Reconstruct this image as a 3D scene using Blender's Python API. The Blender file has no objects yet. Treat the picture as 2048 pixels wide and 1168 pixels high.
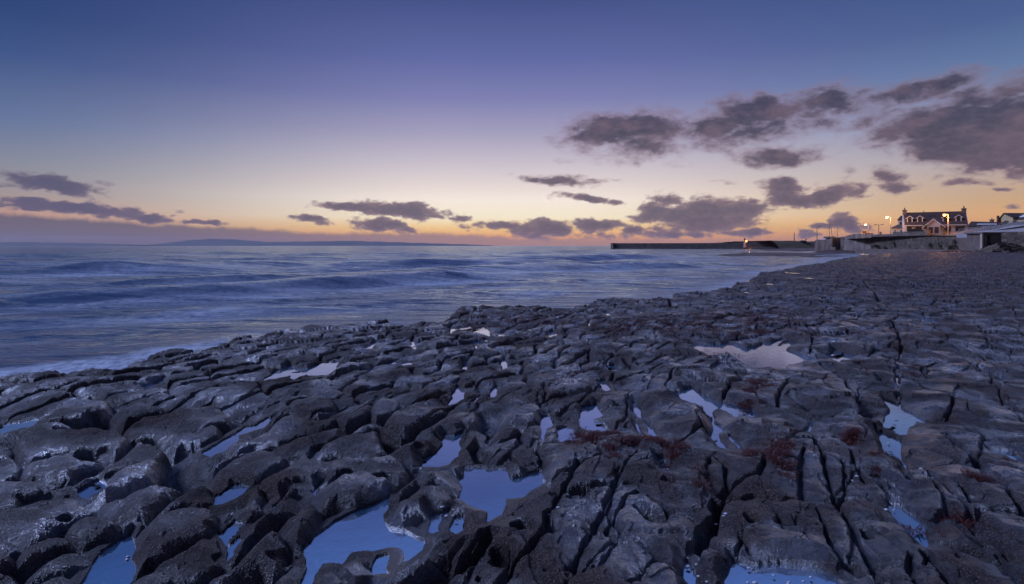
import bpy, math, random
import numpy as np
from mathutils import Vector
S = bpy.context.scene
COL = S.collection
# ------------------------------------------------------------------ camera
F, HY, CX, CZ = 1137.0, 491.5, 1024.0, 1.8     # focal length and horizon in photo pixels, eye height
SEA, POOL = -0.6, -0.10
cd = bpy.data.cameras.new('camera'); cam = bpy.data.objects.new('camera', cd); COL.objects.link(cam)
cam.location = (0, 0, CZ); cam.rotation_euler = (math.radians(90), 0, 0)
cd.sensor_width = 36; cd.lens = 36*F/2048; cd.shift_y = -(584-HY)/2048
cd.clip_start = 0.05; cd.clip_end = 80000
S.camera = cam
S.view_settings.view_transform = 'Standard'; S.view_settings.look = 'None'
S.view_settings.exposure = 0.0; S.view_settings.gamma = 1
S.render.engine = 'CYCLES'
S.cycles.use_denoising = True
S.cycles.max_bounces = 6; S.cycles.diffuse_bounces = 3; S.cycles.glossy_bounces = 4; S.cycles.volume_bounces = 1
S.cycles.caustics_reflective = False; S.cycles.caustics_refractive = False
S.cycles.sample_clamp_indirect = 4

def lin(r, g, b):
    f = lambda c: (c/255)/12.92 if c/255 <= 0.04045 else ((c/255+0.055)/1.055)**2.4
    return (f(r), f(g), f(b), 1)

# ------------------------------------------------------------------ sky
class NG:
    """tiny node-graph helper"""
    def __init__(s, tree): s.t = tree; s.n = tree.nodes; s.l = tree.links
    def node(s, typ, **kw):
        n = s.n.new(typ)
        for k, v in kw.items(): setattr(n, k, v)
        return n
    def put(s, sock, v):
        if isinstance(v, bpy.types.NodeSocket): s.l.new(v, sock)
        elif v is not None: sock.default_value = v
    def math(s, op, a, b=None, c=None, clamp=False):
        n = s.node('ShaderNodeMath', operation=op, use_clamp=clamp)
        for i, v in enumerate((a, b, c)):
            if v is not None: s.put(n.inputs[i], v)
        return n.outputs[0]
    def vmath(s, op, a, b=None):
        n = s.node('ShaderNodeVectorMath', operation=op)
        s.put(n.inputs[0], a)
        if b is not None: s.put(n.inputs[1], b)
        return n.outputs['Value'] if op in ('DOT_PRODUCT', 'LENGTH') else n.outputs[0]
    def mix(s, fac, a, b, mode='MIX'):
        n = s.node('ShaderNodeMix', data_type='RGBA', blend_type=mode)
        s.put(n.inputs[0], fac); s.put(n.inputs[6], a); s.put(n.inputs[7], b)
        return n.outputs[2]
    def ramp(s, fac, stops, interp='EASE'):
        n = s.node('ShaderNodeValToRGB'); cr = n.color_ramp; cr.interpolation = interp
        while len(cr.elements) > 1: cr.elements.remove(cr.elements[-1])
        cr.elements[0].position = stops[0][0]; cr.elements[0].color = stops[0][1]
        for p, c in stops[1:]:
            e = cr.elements.new(p); e.color = c
        s.put(n.inputs[0], fac); return n.outputs[0]
    def noise(s, vec, scale, detail=5, rough=0.55, dist=0.0, out=0):
        n = s.node('ShaderNodeTexNoise'); n.inputs['Scale'].default_value = scale
        n.inputs['Detail'].default_value = detail; n.inputs['Roughness'].default_value = rough
        n.inputs['Distortion'].default_value = dist
        if vec is not None: s.put(n.inputs['Vector'], vec)
        return n.outputs[out]
    def maprange(s, v, a, b, c=0.0, d=1.0, smooth=False):
        n = s.node('ShaderNodeMapRange'); n.interpolation_type = 'SMOOTHSTEP' if smooth else 'LINEAR'
        for i, x in enumerate((v, a, b, c, d)): s.put(n.inputs[i], x)
        return n.outputs[0]

def azel(px, py):
    x, z = (px-CX)/F, (HY-py)/F
    return math.atan(x), math.atan2(z, math.hypot(1, x))

W = bpy.data.worlds.new('World'); S.world = W; W.use_nodes = True
g = NG(W.node_tree); g.n.clear()
tc = g.node('ShaderNodeTexCoord').outputs['Generated']
sp = g.node('ShaderNodeSeparateXYZ'); g.put(sp.inputs[0], tc)
az = g.math('ARCTAN2', sp.outputs[0], sp.outputs[1])
el = g.math('ARCSINE', sp.outputs[2])
def elramp(rows):
    # rows: (photo y in the centre column, sRGB); past the top of the photo in degrees of elevation
    st = []
    for y, c in rows:
        e = math.atan((HY-y)/F) if y >= -1 else math.radians(-y)
        st.append((max(0, e/(math.pi/2)), lin(*c)))
    st.sort(key=lambda t: t[0])
    return st
eln = g.math('DIVIDE', g.math('MAXIMUM', el, 0.0), math.pi/2)
rC = g.ramp(eln, elramp([(491, (232, 152, 104)), (472, (254, 180, 102)), (455, (255, 212, 140)), (436, (255, 240, 208)), (400, (252, 238, 226)), (370, (232, 218, 214)), (330, (206, 196, 206)), (268, (166, 161, 190)), (200, (128, 130, 178)), (120, (98, 107, 164)), (0, (68, 82, 137)), (-29, (80, 108, 176)), (-42, (76, 104, 178)), (-55, (50, 70, 132)), (-89, (44, 62, 120))]), 'LINEAR')
rL = g.ramp(eln, elramp([(491, (130, 108, 120)), (465, (178, 136, 126)), (440, (190, 148, 132)), (410, (158, 146, 146)), (368, (134, 138, 153)), (300, (98, 116, 154)), (200, (60, 84, 134)), (137, (46, 70, 120)), (40, (38, 62, 112)), (-30, (60, 92, 156)), (-42, (70, 100, 172)), (-55, (50, 70, 132)), (-89, (44, 62, 120))]), 'LINEAR')
rR = g.ramp(eln, elramp([(491, (196, 134, 104)), (445, (226, 170, 114)), (422, (206, 168, 128)), (360, (176, 166, 170)), (290, (140, 148, 180)), (220, (100, 124, 165)), (144, (76, 98, 146)), (50, (60, 84, 132)), (-29, (72, 100, 164)), (-42, (76, 104, 178)), (-55, (50, 70, 132)), (-89, (44, 62, 120))]), 'LINEAR')
wl = g.maprange(az, azel(930, 0)[0], azel(-150, 0)[0], 0, 1, True)
wr = g.maprange(az, azel(1080, 0)[0], azel(2150, 0)[0], 0, 1, True)
col = g.mix(wr, g.mix(wl, rC, rL), rR)
# the eastern half of the sky, behind the viewer: even twilight blue
aa = g.math('ABSOLUTE', az)
wb = g.maprange(aa, math.radians(60), math.radians(120), 0, 1, True)
rB = g.ramp(eln, [(0, lin(104, 90, 94)), (0.12, lin(80, 78, 98)), (0.42, lin(84, 92, 142)), (0.6, lin(50, 68, 130)), (1, lin(44, 62, 120))], 'LINEAR')
col = g.mix(wb, col, rB)
# clouds: soft ellipses in azimuth / elevation broken up by noise
cv = g.node('ShaderNodeCombineXYZ'); g.put(cv.inputs[0], az); g.put(cv.inputs[1], el)
cvec = cv.outputs[0]
stretch = g.vmath('MULTIPLY', cvec, (1.0, 1.9, 1.0))
nA = g.noise(stretch, 26, 5, 0.58, 0.35)
nB = g.noise(g.vmath('ADD', stretch, (3.1, 7.7, 0.0)), 80, 4, 0.52, 0.0)
nW = g.noise(stretch, 20, 4, 0.6, 0.0, out=1)
warp = g.vmath('MULTIPLY', g.vmath('SUBTRACT', nW, (0.5, 0.5, 0.5)), (0.045, 0.022, 0.0))
pv = g.vmath('ADD', cvec, warp)
CLOUDS = [  # photo x, y, half width, half height, tilt (deg), weight
 (100,368,92,17,-4,1.1),(30,366,40,9,0,.7),
 (170,418,150,13,-6,1.1),(290,432,60,9,-4,1),(60,410,75,7,0,.8),(400,443,50,6,-6,.9),
 (700,412,66,9,0,1.15),(800,420,92,14,-6,1.2),(870,430,38,9,0,.8),(620,440,45,9,-10,.95),(655,448,25,6,0,.7),
 (760,448,50,14,-4,1.1),(815,458,35,8,0,.8),(925,437,22,9,0,.9),(1000,452,60,10,0,1.0),(1085,458,62,19,0,1.15),(1105,462,45,14,0,1),
 (1195,452,54,13,0,1.1),(1262,463,30,11,0,.9),(1118,360,76,9,-3,1.0),(1180,398,62,8,-10,1.0),
 (1310,420,50,22,20,.95),(1330,402,40,12,0,.9),(1400,430,78,28,0,1.25),(1470,425,70,20,-4,1.15),(1355,455,70,14,0,.9),(1500,400,22,10,0,.8),
 (1500,466,62,9,0,.9),(1360,468,90,9,0,.9),(1210,470,60,10,0,.6),
 (1570,372,45,14,-12,1.0),(1580,395,45,20,0,1.0),(1640,395,70,17,12,1.15),(1695,385,38,13,0,.9),(1690,352,16,20,-30,.6),
 (1225,262,80,28,4,1.2),(1270,255,80,26,0,1.2),(1290,290,62,24,0,.9),(1335,272,40,20,0,.8),(1240,320,50,18,0,.45),
 (1440,252,66,26,12,1.1),(1505,225,70,30,0,1.2),(1540,250,60,30,0,.8),(1450,285,60,18,0,.7),(1490,262,50,20,0,.9),
 (1555,313,68,17,-3,1.05),(1605,235,60,28,20,.7),(1655,195,55,24,0,1.0),(1640,250,55,18,0,.7),(1700,215,60,20,0,.75),(1700,185,45,16,0,.7),
 (1780,195,70,18,0,.9),(1860,172,80,20,6,1.0),(1930,182,60,14,0,.8),(1960,205,80,24,0,.9),(2050,170,70,26,10,.9),
 (1790,262,60,26,20,.9),(1860,250,80,36,0,1.3),(1930,262,120,48,0,1.5),(2020,255,110,50,0,1.5),(1990,305,90,34,-10,1.3),(1900,300,90,24,-20,1.1),(1750,240,90,16,10,.6),(1590,215,70,22,10,.7),(2060,320,60,34,0,1),(2040,352,40,16,0,.7),
 (1778,350,28,17,-20,.9),(1800,375,40,11,-10,.7),(1935,366,46,9,0,.8),(1870,350,40,10,0,.45),(2010,378,30,5,0,.7),(2100,240,80,60,0,1.2),
 (1688,442,24,13,0,1.15),(1705,455,20,12,-40,1),(1655,452,24,6,0,.85),(1728,456,20,10,0,.65),(1620,470,26,7,0,.8),(1600,466,14,8,0,.6),(2030,415,26,7,0,.6),
 (1300,322,60,10,0,.35),(1120,322,40,6,0,.35),(1400,330,50,8,0,.3),(1450,365,50,6,0,.35),(1880,330,60,14,0,.4)]
field = None
for (x, y, rx, ry, tilt, wt) in CLOUDS:
    a0, e0 = azel(x, y)
    ax = abs(azel(x+rx, y)[0]-azel(x-rx, y)[0])/2; ex = abs(azel(x, y-ry)[1]-azel(x, y+ry)[1])/2
    mp = g.node('ShaderNodeMapping', vector_type='TEXTURE')
    mp.inputs['Location'].default_value = (a0, e0, 0); mp.inputs['Rotation'].default_value = (0, 0, math.radians(tilt*0.8))
    mp.inputs['Scale'].default_value = (ax*1.45, ex*1.42, 1); 
    if field is None: g.put(mp.inputs['Vector'], pv)
    else:       # the tiny term only makes the nodes run one after the other
        ma = g.node('ShaderNodeVectorMath', operation='MULTIPLY_ADD'); g.put(ma.inputs[0], field); ma.inputs[1].default_value = (1e-7, 1e-7, 0); g.put(ma.inputs[2], pv)
        g.put(mp.inputs['Vector'], ma.outputs[0])
    d2 = g.vmath('DOT_PRODUCT', mp.outputs[0], mp.outputs[0])
    f1 = g.math('MULTIPLY', g.math('POWER', 0.30, d2), wt*(1.18 if (x > 1150 and y < 335 and wt > .5) else 1.0))
    field = f1 if field is None else g.math('SMOOTH_MAX', field, f1, 0.12)
nmix = g.math('ADD', g.math('MULTIPLY', nA, 0.80), g.math('MULTIPLY', nB, 0.28))       # about 0.55 mean
dens = g.math('ADD', field, g.math('MULTIPLY', g.math('SUBTRACT', nmix, 0.55), 1.9))
low = g.maprange(el, 0.06, 0.17, 0, 1, True)      # higher clouds are softer
edge0 = g.math('SUBTRACT', 0.36, g.math('MULTIPLY', low, 0.34))
edge1 = g.math('ADD', 0.70, g.math('MULTIPLY', low, 0.38))
cover = g.maprange(dens, edge0, edge1, 0, 1, True)
gate = g.maprange(field, 0.10, 0.30, 0, 1, True)
cover = g.math('MULTIPLY', cover, gate)
# colour of the clouds: mauve, darker and bluer in their thick parts, pinker low
thick = g.maprange(dens, 0.42, 1.05, 0, 1, True)
cl_low = g.mix(thick, lin(144, 118, 126), lin(88, 78, 98))
cl_high = g.mix(thick, lin(142, 116, 132), lin(60, 54, 70))
under = g.maprange(g.noise(stretch, 16, 5, 0.6), 0.42, 0.66, 0, 0.6, True)
cl_high = g.mix(under, cl_high, lin(118, 94, 106))
ccol = g.mix(low, cl_low, cl_high)
ccol = g.mix(g.maprange(nB, 0.42, 0.64, 0, 0.18, True), ccol, g.mix(low, lin(150, 122, 128), lin(112, 100, 118)))
ccol = g.mix(g.maprange(az, -0.25, -0.75, 0, 0.75, True), ccol, lin(82, 82, 112))
op = g.math('SUBTRACT', 0.93, g.math('MULTIPLY', low, 0.05))
col2 = g.mix(g.math('MULTIPLY', cover, op), col, ccol)
# the low bank along the horizon, higher towards the left
top = g.ramp(g.maprange(az, -0.75, 0.75), [(0, (0.8,)*3+(1,)), (0.12, (0.62,)*3+(1,)), (0.3, (0.40,)*3+(1,)), (0.42, (0.42,)*3+(1,)), (0.5, (0.28,)*3+(1,)), (0.62, (0.24,)*3+(1,)), (0.75, (0.22,)*3+(1,)), (1, (0.15,)*3+(1,))], 'LINEAR')
topn = g.math('ADD', g.math('MULTIPLY', top, 0.055), g.math('MULTIPLY', g.math('SUBTRACT', g.noise(g.vmath('MULTIPLY', cvec, (1, .6, 1)), 34, 7, 0.62), 0.5), 0.020))
bank = g.maprange(g.math('SUBTRACT', topn, el), -0.003, 0.006, 0, 1, True)
bcol = g.mix(g.maprange(az, -0.62, 0.1, 0, 1, True), lin(78, 82, 102), lin(176, 136, 126))
bcol = g.mix(g.maprange(el, 0.0, 0.035, 0.2, 0), bcol, lin(150, 120, 128))
bankf = g.math('MULTIPLY', bank, g.maprange(az, 0.0, 0.5, 0.80, 0.40, True))
col2 = g.mix(bankf, col2, bcol)
# below the horizon: dim sea colour
col2 = g.mix(g.maprange(el, -0.003, -0.02), col2, lin(60, 66, 96))
bg = g.node('ShaderNodeBackground'); g.put(bg.inputs[0], col2); bg.inputs[1].default_value = 1.0
out = g.node('ShaderNodeOutputWorld'); g.put(out.inputs[0], bg.outputs[0])
W.cycles.sampling_method = 'MANUAL'; W.cycles.sample_map_resolution = 512

# added bluish sun lamp from the left to shape the rocks; sun is down
sl = bpy.data.lights.new('added_side_sun', 'SUN'); so = bpy.data.objects.new('added_side_sun', sl); COL.objects.link(so)
sl.energy = 3.1; sl.angle = math.radians(14); sl.color = (0.46, 0.56, 1.0)
so.rotation_euler = (math.radians(-54), 0, math.radians(80))

# ------------------------------------------------------------------ materials
def mat(name, fn=None, base=(0.2, 0.2, 0.2), rough=0.8, var=0.0, vscale=3.0, bump=0.0, bscale=20.0, metal=0.0, emis=None, estr=0.0, coord='Object', spec=0.5):
    m = bpy.data.materials.new(name); m.use_nodes = True
    k = NG(m.node_tree); b = k.n['Principled BSDF']
    b.inputs['Base Color'].default_value = (*base[:3], 1); b.inputs['Roughness'].default_value = rough
    b.inputs['Metallic'].default_value = metal; b.inputs['Specular IOR Level'].default_value = spec
    if emis:
        b.inputs['Emission Color'].default_value = (*emis[:3], 1); b.inputs['Emission Strength'].default_value = estr
    tcn = k.node('ShaderNodeTexCoord').outputs[coord]
    if var:
        n = k.noise(tcn, vscale, 6, 0.65)
        f = k.maprange(n, 0.3, 0.7, 0, 1)
        lo = tuple(c*(1-var) for c in base[:3])+(1,); hi = tuple(min(1, c*(1+var)) for c in base[:3])+(1,)
        k.put(b.inputs['Base Color'], k.mix(f, lo, hi))
    if bump:
        bn = k.node('ShaderNodeBump'); bn.inputs['Strength'].default_value = bump; bn.inputs['Distance'].default_value = 0.05
        k.put(bn.inputs['Height'], k.noise(tcn, bscale, 6, 0.6)); k.put(b.inputs['Normal'], bn.outputs[0])
    if fn: fn(k, b, tcn)
    return m

def rock_nodes(k, b, tcn):
    geo = k.node('ShaderNodeNewGeometry').outputs['Position']
    at = k.node('ShaderNodeAttribute', attribute_name='tone')      # red weed and algae growing where it grows
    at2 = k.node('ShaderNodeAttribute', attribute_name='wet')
    big = k.noise(geo, 0.9, 5, 0.6)
    med = k.noise(geo, 7, 6, 0.7)
    fine = k.noise(geo, 90, 4, 0.75)
    c = k.mix(k.maprange(big, 0.35, 0.65), (0.015, 0.013, 0.015, 1), (0.062, 0.041, 0.032, 1))
    c = k.mix(k.maprange(med, 0.42, 0.62, 0, 0.9), c, (0.118, 0.080, 0.062, 1))
    v = k.node('ShaderNodeTexVoronoi'); v.inputs['Scale'].default_value = 55; k.put(v.inputs['Vector'], geo)
    barn = k.maprange(k.noise(geo, 1.9, 5, 0.65), 0.40, 0.54, 0, 1)          # where barnacles crust the rock
    speck = k.math('MULTIPLY', k.maprange(v.outputs['Distance'], 0.42, 0.18), barn)
    c = k.mix(k.math('MULTIPLY', speck, k.maprange(fine, 0.36, 0.54, 0, 1)), c, (0.38, 0.28, 0.23, 1))
    c = k.mix(k.maprange(fine, 0.48, 0.34, 0, 0.8), c, (0.012, 0.012, 0.014, 1))
    wet_sheen = k.math('MULTIPLY', at2.outputs['Fac'], k.maprange(barn, 0, 1, 1.0, 0.25))
    c = k.mix(k.math('MULTIPLY', wet_sheen, 0.7), c, (0.020, 0.028, 0.058, 1))  # wet rock darkens; blue of the reflected sky put into the colour
    c = k.mix(at.outputs['Fac'], c, (0.10, 0.026, 0.018, 1))
    sx_ = k.node('ShaderNodeSeparateXYZ'); k.put(sx_.inputs[0], geo)       # the upper shore to the right is browner stone
    c = k.mix(k.math('MULTIPLY', k.maprange(sx_.outputs[0], 3, 32), k.maprange(k.noise(geo, .5, 5, .65), .35, .6, .25, .8)), c, (.115, .066, .044, 1))
    c = k.mix(k.maprange(k.noise(geo, .22, 6, 0.7), .40, .60, 0.55, 0), c, (.026, .021, .020, 1))
    k.put(b.inputs['Base Color'], c)
    r = k.math('SUBTRACT', k.maprange(med, 0.3, 0.7, 0.62, 0.85), k.math('MULTIPLY', wet_sheen, 0.46))
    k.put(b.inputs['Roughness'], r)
    k.put(b.inputs['Specular IOR Level'], k.math('ADD', 0.15, k.math('MULTIPLY', wet_sheen, 0.95)))
    k.put(b.inputs['Coat Weight'], k.math('MULTIPLY', wet_sheen, 1.0, clamp=True)); b.inputs['Coat IOR'].default_value = 2.5; b.inputs['Coat Roughness'].default_value = 0.27
    bn = k.node('ShaderNodeBump'); bn.inputs['Strength'].default_value = 1.0; bn.inputs['Distance'].default_value = 0.06
    h = k.math('ADD', k.math('MULTIPLY', k.noise(geo, 26, 7, 0.72), 1.0), k.math('MULTIPLY', fine, 0.30))
    h = k.math('ADD', h, k.math('MULTIPLY', speck, 0.16))
    h = k.math('ADD', h, k.math('MULTIPLY', k.noise(geo, 5.5, 5, 0.62), 1.5))
    k.put(bn.inputs['Height'], h); k.put(b.inputs['Normal'], bn.outputs[0]); k.put(b.inputs['Coat Normal'], bn.outputs[0])
M = {}
M['rock'] = mat('limestone', rock_nodes)

def water_mat(name, body, refl, rough, bump, bscale, dist=0.02, foam=False, aniso=(1, 1, 1)):
    m = bpy.data.materials.new(name); m.use_nodes = True
    k = NG(m.node_tree); k.n.clear()
    o = k.node('ShaderNodeOutputMaterial')
    geo = k.node('ShaderNodeNewGeometry').outputs['Position']
    mp = k.node('ShaderNodeMapping'); k.put(mp.inputs[0], geo); mp.inputs['Rotation'].default_value = (0, 0, math.radians(-37)); mp.inputs['Scale'].default_value = aniso
    gv = mp.outputs[0]
    bn = k.node('ShaderNodeBump'); bn.inputs['Strength'].default_value = bump; bn.inputs['Distance'].default_value = dist
    hh_ = k.noise(gv, bscale, 7 if foam else 4, 0.62)
    if foam: hh_ = k.math('ADD', hh_, k.math('MULTIPLY', k.noise(gv, .10, 4, .6), 6.0))
    k.put(bn.inputs['Height'], hh_)
    gl = k.node('ShaderNodeBsdfGlossy'); gl.inputs['Roughness'].default_value = rough; gl.inputs['Color'].default_value = (0.68, 0.80, 0.97, 1) if foam else (0.93, 0.96, 1, 1)
    df = k.node('ShaderNodeBsdfDiffuse'); df.inputs['Color'].default_value = body
    if not foam:        # pale bed and bits of shell seen through the water
        v = k.node('ShaderNodeTexVoronoi'); v.inputs['Scale'].default_value = 26; k.put(v.inputs['Vector'], geo)
        sp_ = k.math('MULTIPLY', k.maprange(v.outputs['Distance'], .20, .12), k.maprange(k.noise(geo, 3.2, 4, .6), .54, .62))
        cb = k.mix(k.maprange(k.noise(geo, 5, 6, .7), .40, .62), body, (body[0]*2.5, body[1]*2.0, body[2]*1.6, 1))
        k.put(df.inputs['Color'], k.mix(sp_, cb, (.75, .85, .95, 1)))
    for n in (gl, df): k.put(n.inputs['Normal'], bn.outputs[0])
    mx = k.node('ShaderNodeMixShader')
    if refl < 1: mx.inputs[0].default_value = refl
    else:
        fr = k.node('ShaderNodeFresnel'); fr.inputs['IOR'].default_value = refl; k.put(fr.inputs['Normal'], bn.outputs[0]); k.put(mx.inputs[0], fr.outputs[0])
    k.put(mx.inputs[1], df.outputs[0]); k.put(mx.inputs[2], gl.outputs[0])
    res = mx.outputs[0]
    if foam:
        at = k.node('ShaderNodeAttribute', attribute_name='foam').outputs['Fac']
        n1 = k.math('ADD', k.math('MULTIPLY', k.noise(gv, 0.55, 8, 0.7), .6), k.math('MULTIPLY', k.noise(geo, 3.2, 5, 0.7), .4))
        ff = k.math('MULTIPLY', at, k.maprange(n1, 0.34, 0.64, 0, 1, True), clamp=True)
        fd = k.node('ShaderNodeBsdfDiffuse'); fd.inputs['Color'].default_value = (0.46, 0.50, 0.56, 1)
        m2 = k.node('ShaderNodeMixShader'); k.put(m2.inputs[0], ff); k.put(m2.inputs[1], res); k.put(m2.inputs[2], fd.outputs[0])
        res = m2.outputs[0]
    k.put(o.inputs[0], res)
    return m
M['pool'] = water_mat('still_pool_water', (0.02, 0.09, 0.19, 1), 0.80, 0.03, 0.06, 9)
M['sea'] = water_mat('sea_water', (0.018, 0.036, 0.066, 1), 1.55, 0.12, 0.27, 0.6, 1.0, True, (0.16, 1.0, 1.0))

# ------------------------------------------------------------------ noise and distance helpers (numpy)
def _h(ix, iy, seed):
    h = (ix.astype(np.uint32)*np.uint32(374761393) + iy.astype(np.uint32)*np.uint32(668265263) + np.uint32((seed*2246822519) & 0xffffffff))
    h = (h ^ (h >> np.uint32(13)))*np.uint32(1274126177)
    h = (h ^ (h >> np.uint32(15)))*np.uint32(2246822519)
    return (h ^ (h >> np.uint32(16)))
def hsh(ix, iy, seed): return (_h(ix, iy, seed) >> np.uint32(8)).astype(np.float32)/np.float32(16777216.0)
def pn(x, y, seed=0):
    """gradient noise, about -1..1"""
    xi = np.floor(x); yi = np.floor(y); fx = (x-xi).astype(np.float32); fy = (y-yi).astype(np.float32)
    xi = xi.astype(np.int64); yi = yi.astype(np.int64)
    u = fx*fx*fx*(fx*(fx*6-15)+10); v = fy*fy*fy*(fy*(fy*6-15)+10)
    def gr(ix, iy, dx, dy):
        a = hsh(ix, iy, seed)*np.float32(2*math.pi)
        return np.cos(a)*dx+np.sin(a)*dy
    n00 = gr(xi, yi, fx, fy); n10 = gr(xi+1, yi, fx-1, fy); n01 = gr(xi, yi+1, fx, fy-1); n11 = gr(xi+1, yi+1, fx-1, fy-1)
    return (n00*(1-u)+n10*u)*(1-v)+(n01*(1-u)+n11*u)*v*1.0 if False else ((n00*(1-u)+n10*u)*(1-v)+(n01*(1-u)+n11*u)*v)*np.float32(1.5)
def fbm(x, y, sc, octv, seed=0, gain=0.5):
    s = 0; a = 1.0; t = 0
    for o in range(octv):
        s = s+a*pn(x/sc*2**o+o*17.3, y/sc*2**o-o*9.1, seed+o); t += a; a *= gain
    return s/t
def sstep(a, b, x):
    t = np.clip((x-a)/(b-a), 0, 1); return t*t*(3-2*t)
def voro(u, v, seed, jit=0.8):
    """cell id hashes, distance to the nearest cell border, offset from the cell's point"""
    iu = np.floor(u).astype(np.int64); iv = np.floor(v).astype(np.int64)
    best = np.full(u.shape, 9e9, np.float32); bx = np.zeros(u.shape, np.float32); by = bx.copy(); ci = iu.copy(); cj = iv.copy()
    for dj in (-1, 0, 1):
        for di in (-1, 0, 1):
            a, b = iu+di, iv+dj
            px = (a+0.5+jit*(hsh(a, b, seed)-0.5)-u).astype(np.float32); py = (b+0.5+jit*(hsh(a, b, seed+1)-0.5)-v).astype(np.float32)
            d = px*px+py*py; m = d < best
            best = np.where(m, d, best); bx = np.where(m, px, bx); by = np.where(m, py, by); ci = np.where(m, a, ci); cj = np.where(m, b, cj)
    e = np.full(u.shape, 9e9, np.float32); ni = ci.copy(); nj = cj.copy()
    for dj in (-2, -1, 0, 1, 2):
        for di in (-2, -1, 0, 1, 2):
            if abs(di)+abs(dj) == 4 or (di == 0 and dj == 0): continue
            a, b = ci+di, cj+dj
            px = (a+0.5+jit*(hsh(a, b, seed)-0.5)-u).astype(np.float32); py = (b+0.5+jit*(hsh(a, b, seed+1)-0.5)-v).astype(np.float32)
            dx, dy = px-bx, py-by; L = np.sqrt(dx*dx+dy*dy)+1e-6
            q = (0.5*(px+bx)*dx+0.5*(py+by)*dy)/L
            m = q < e; e = np.where(m, q, e); ni = np.where(m, a, ni); nj = np.where(m, b, nj)
    return ci, cj, e, bx, by, ni, nj
def world(pts, z):
    a = np.array(pts, float); D = (CZ-z)*F/(a[:, 1]-HY)
    return np.stack([(a[:, 0]-CX)/F*D, D], 1)
def seg_dist(x, y, P, closed=True):
    """unsigned distance to a polyline, and for a closed one whether inside"""
    d = np.full(x.shape, 9e9); ins = np.zeros(x.shape, bool); n = len(P)
    for i in range(n if closed else n-1):
        ax, ay = P[i]; bx, by = P[(i+1) % n]
        vx, vy = bx-ax, by-ay; L = vx*vx+vy*vy+1e-12
        t = np.clip(((x-ax)*vx+(y-ay)*vy)/L, 0, 1)
        d = np.minimum(d, (x-ax-t*vx)**2+(y-ay-t*vy)**2)
        if closed:
            c = ((ay > y) != (by > y))
            xx = ax+(y-ay)*vx/(vy if abs(vy) > 1e-12 else 1e-12)
            ins ^= (c & (x < xx))
    return np.sqrt(d), ins
def sdist(x, y, P, pad=0.6):
    """signed distance, positive inside; -9 far away (only points near the box are worked out)"""
    out = np.full(x.shape, -9.0)
    lo = P.min(0)-pad; hi = P.max(0)+pad
    m = (x > lo[0]) & (x < hi[0]) & (y > lo[1]) & (y < hi[1])
    if m.any():
        d, i = seg_dist(x[m], y[m], P); out[m] = np.where(i, d, -d)
    return out

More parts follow.
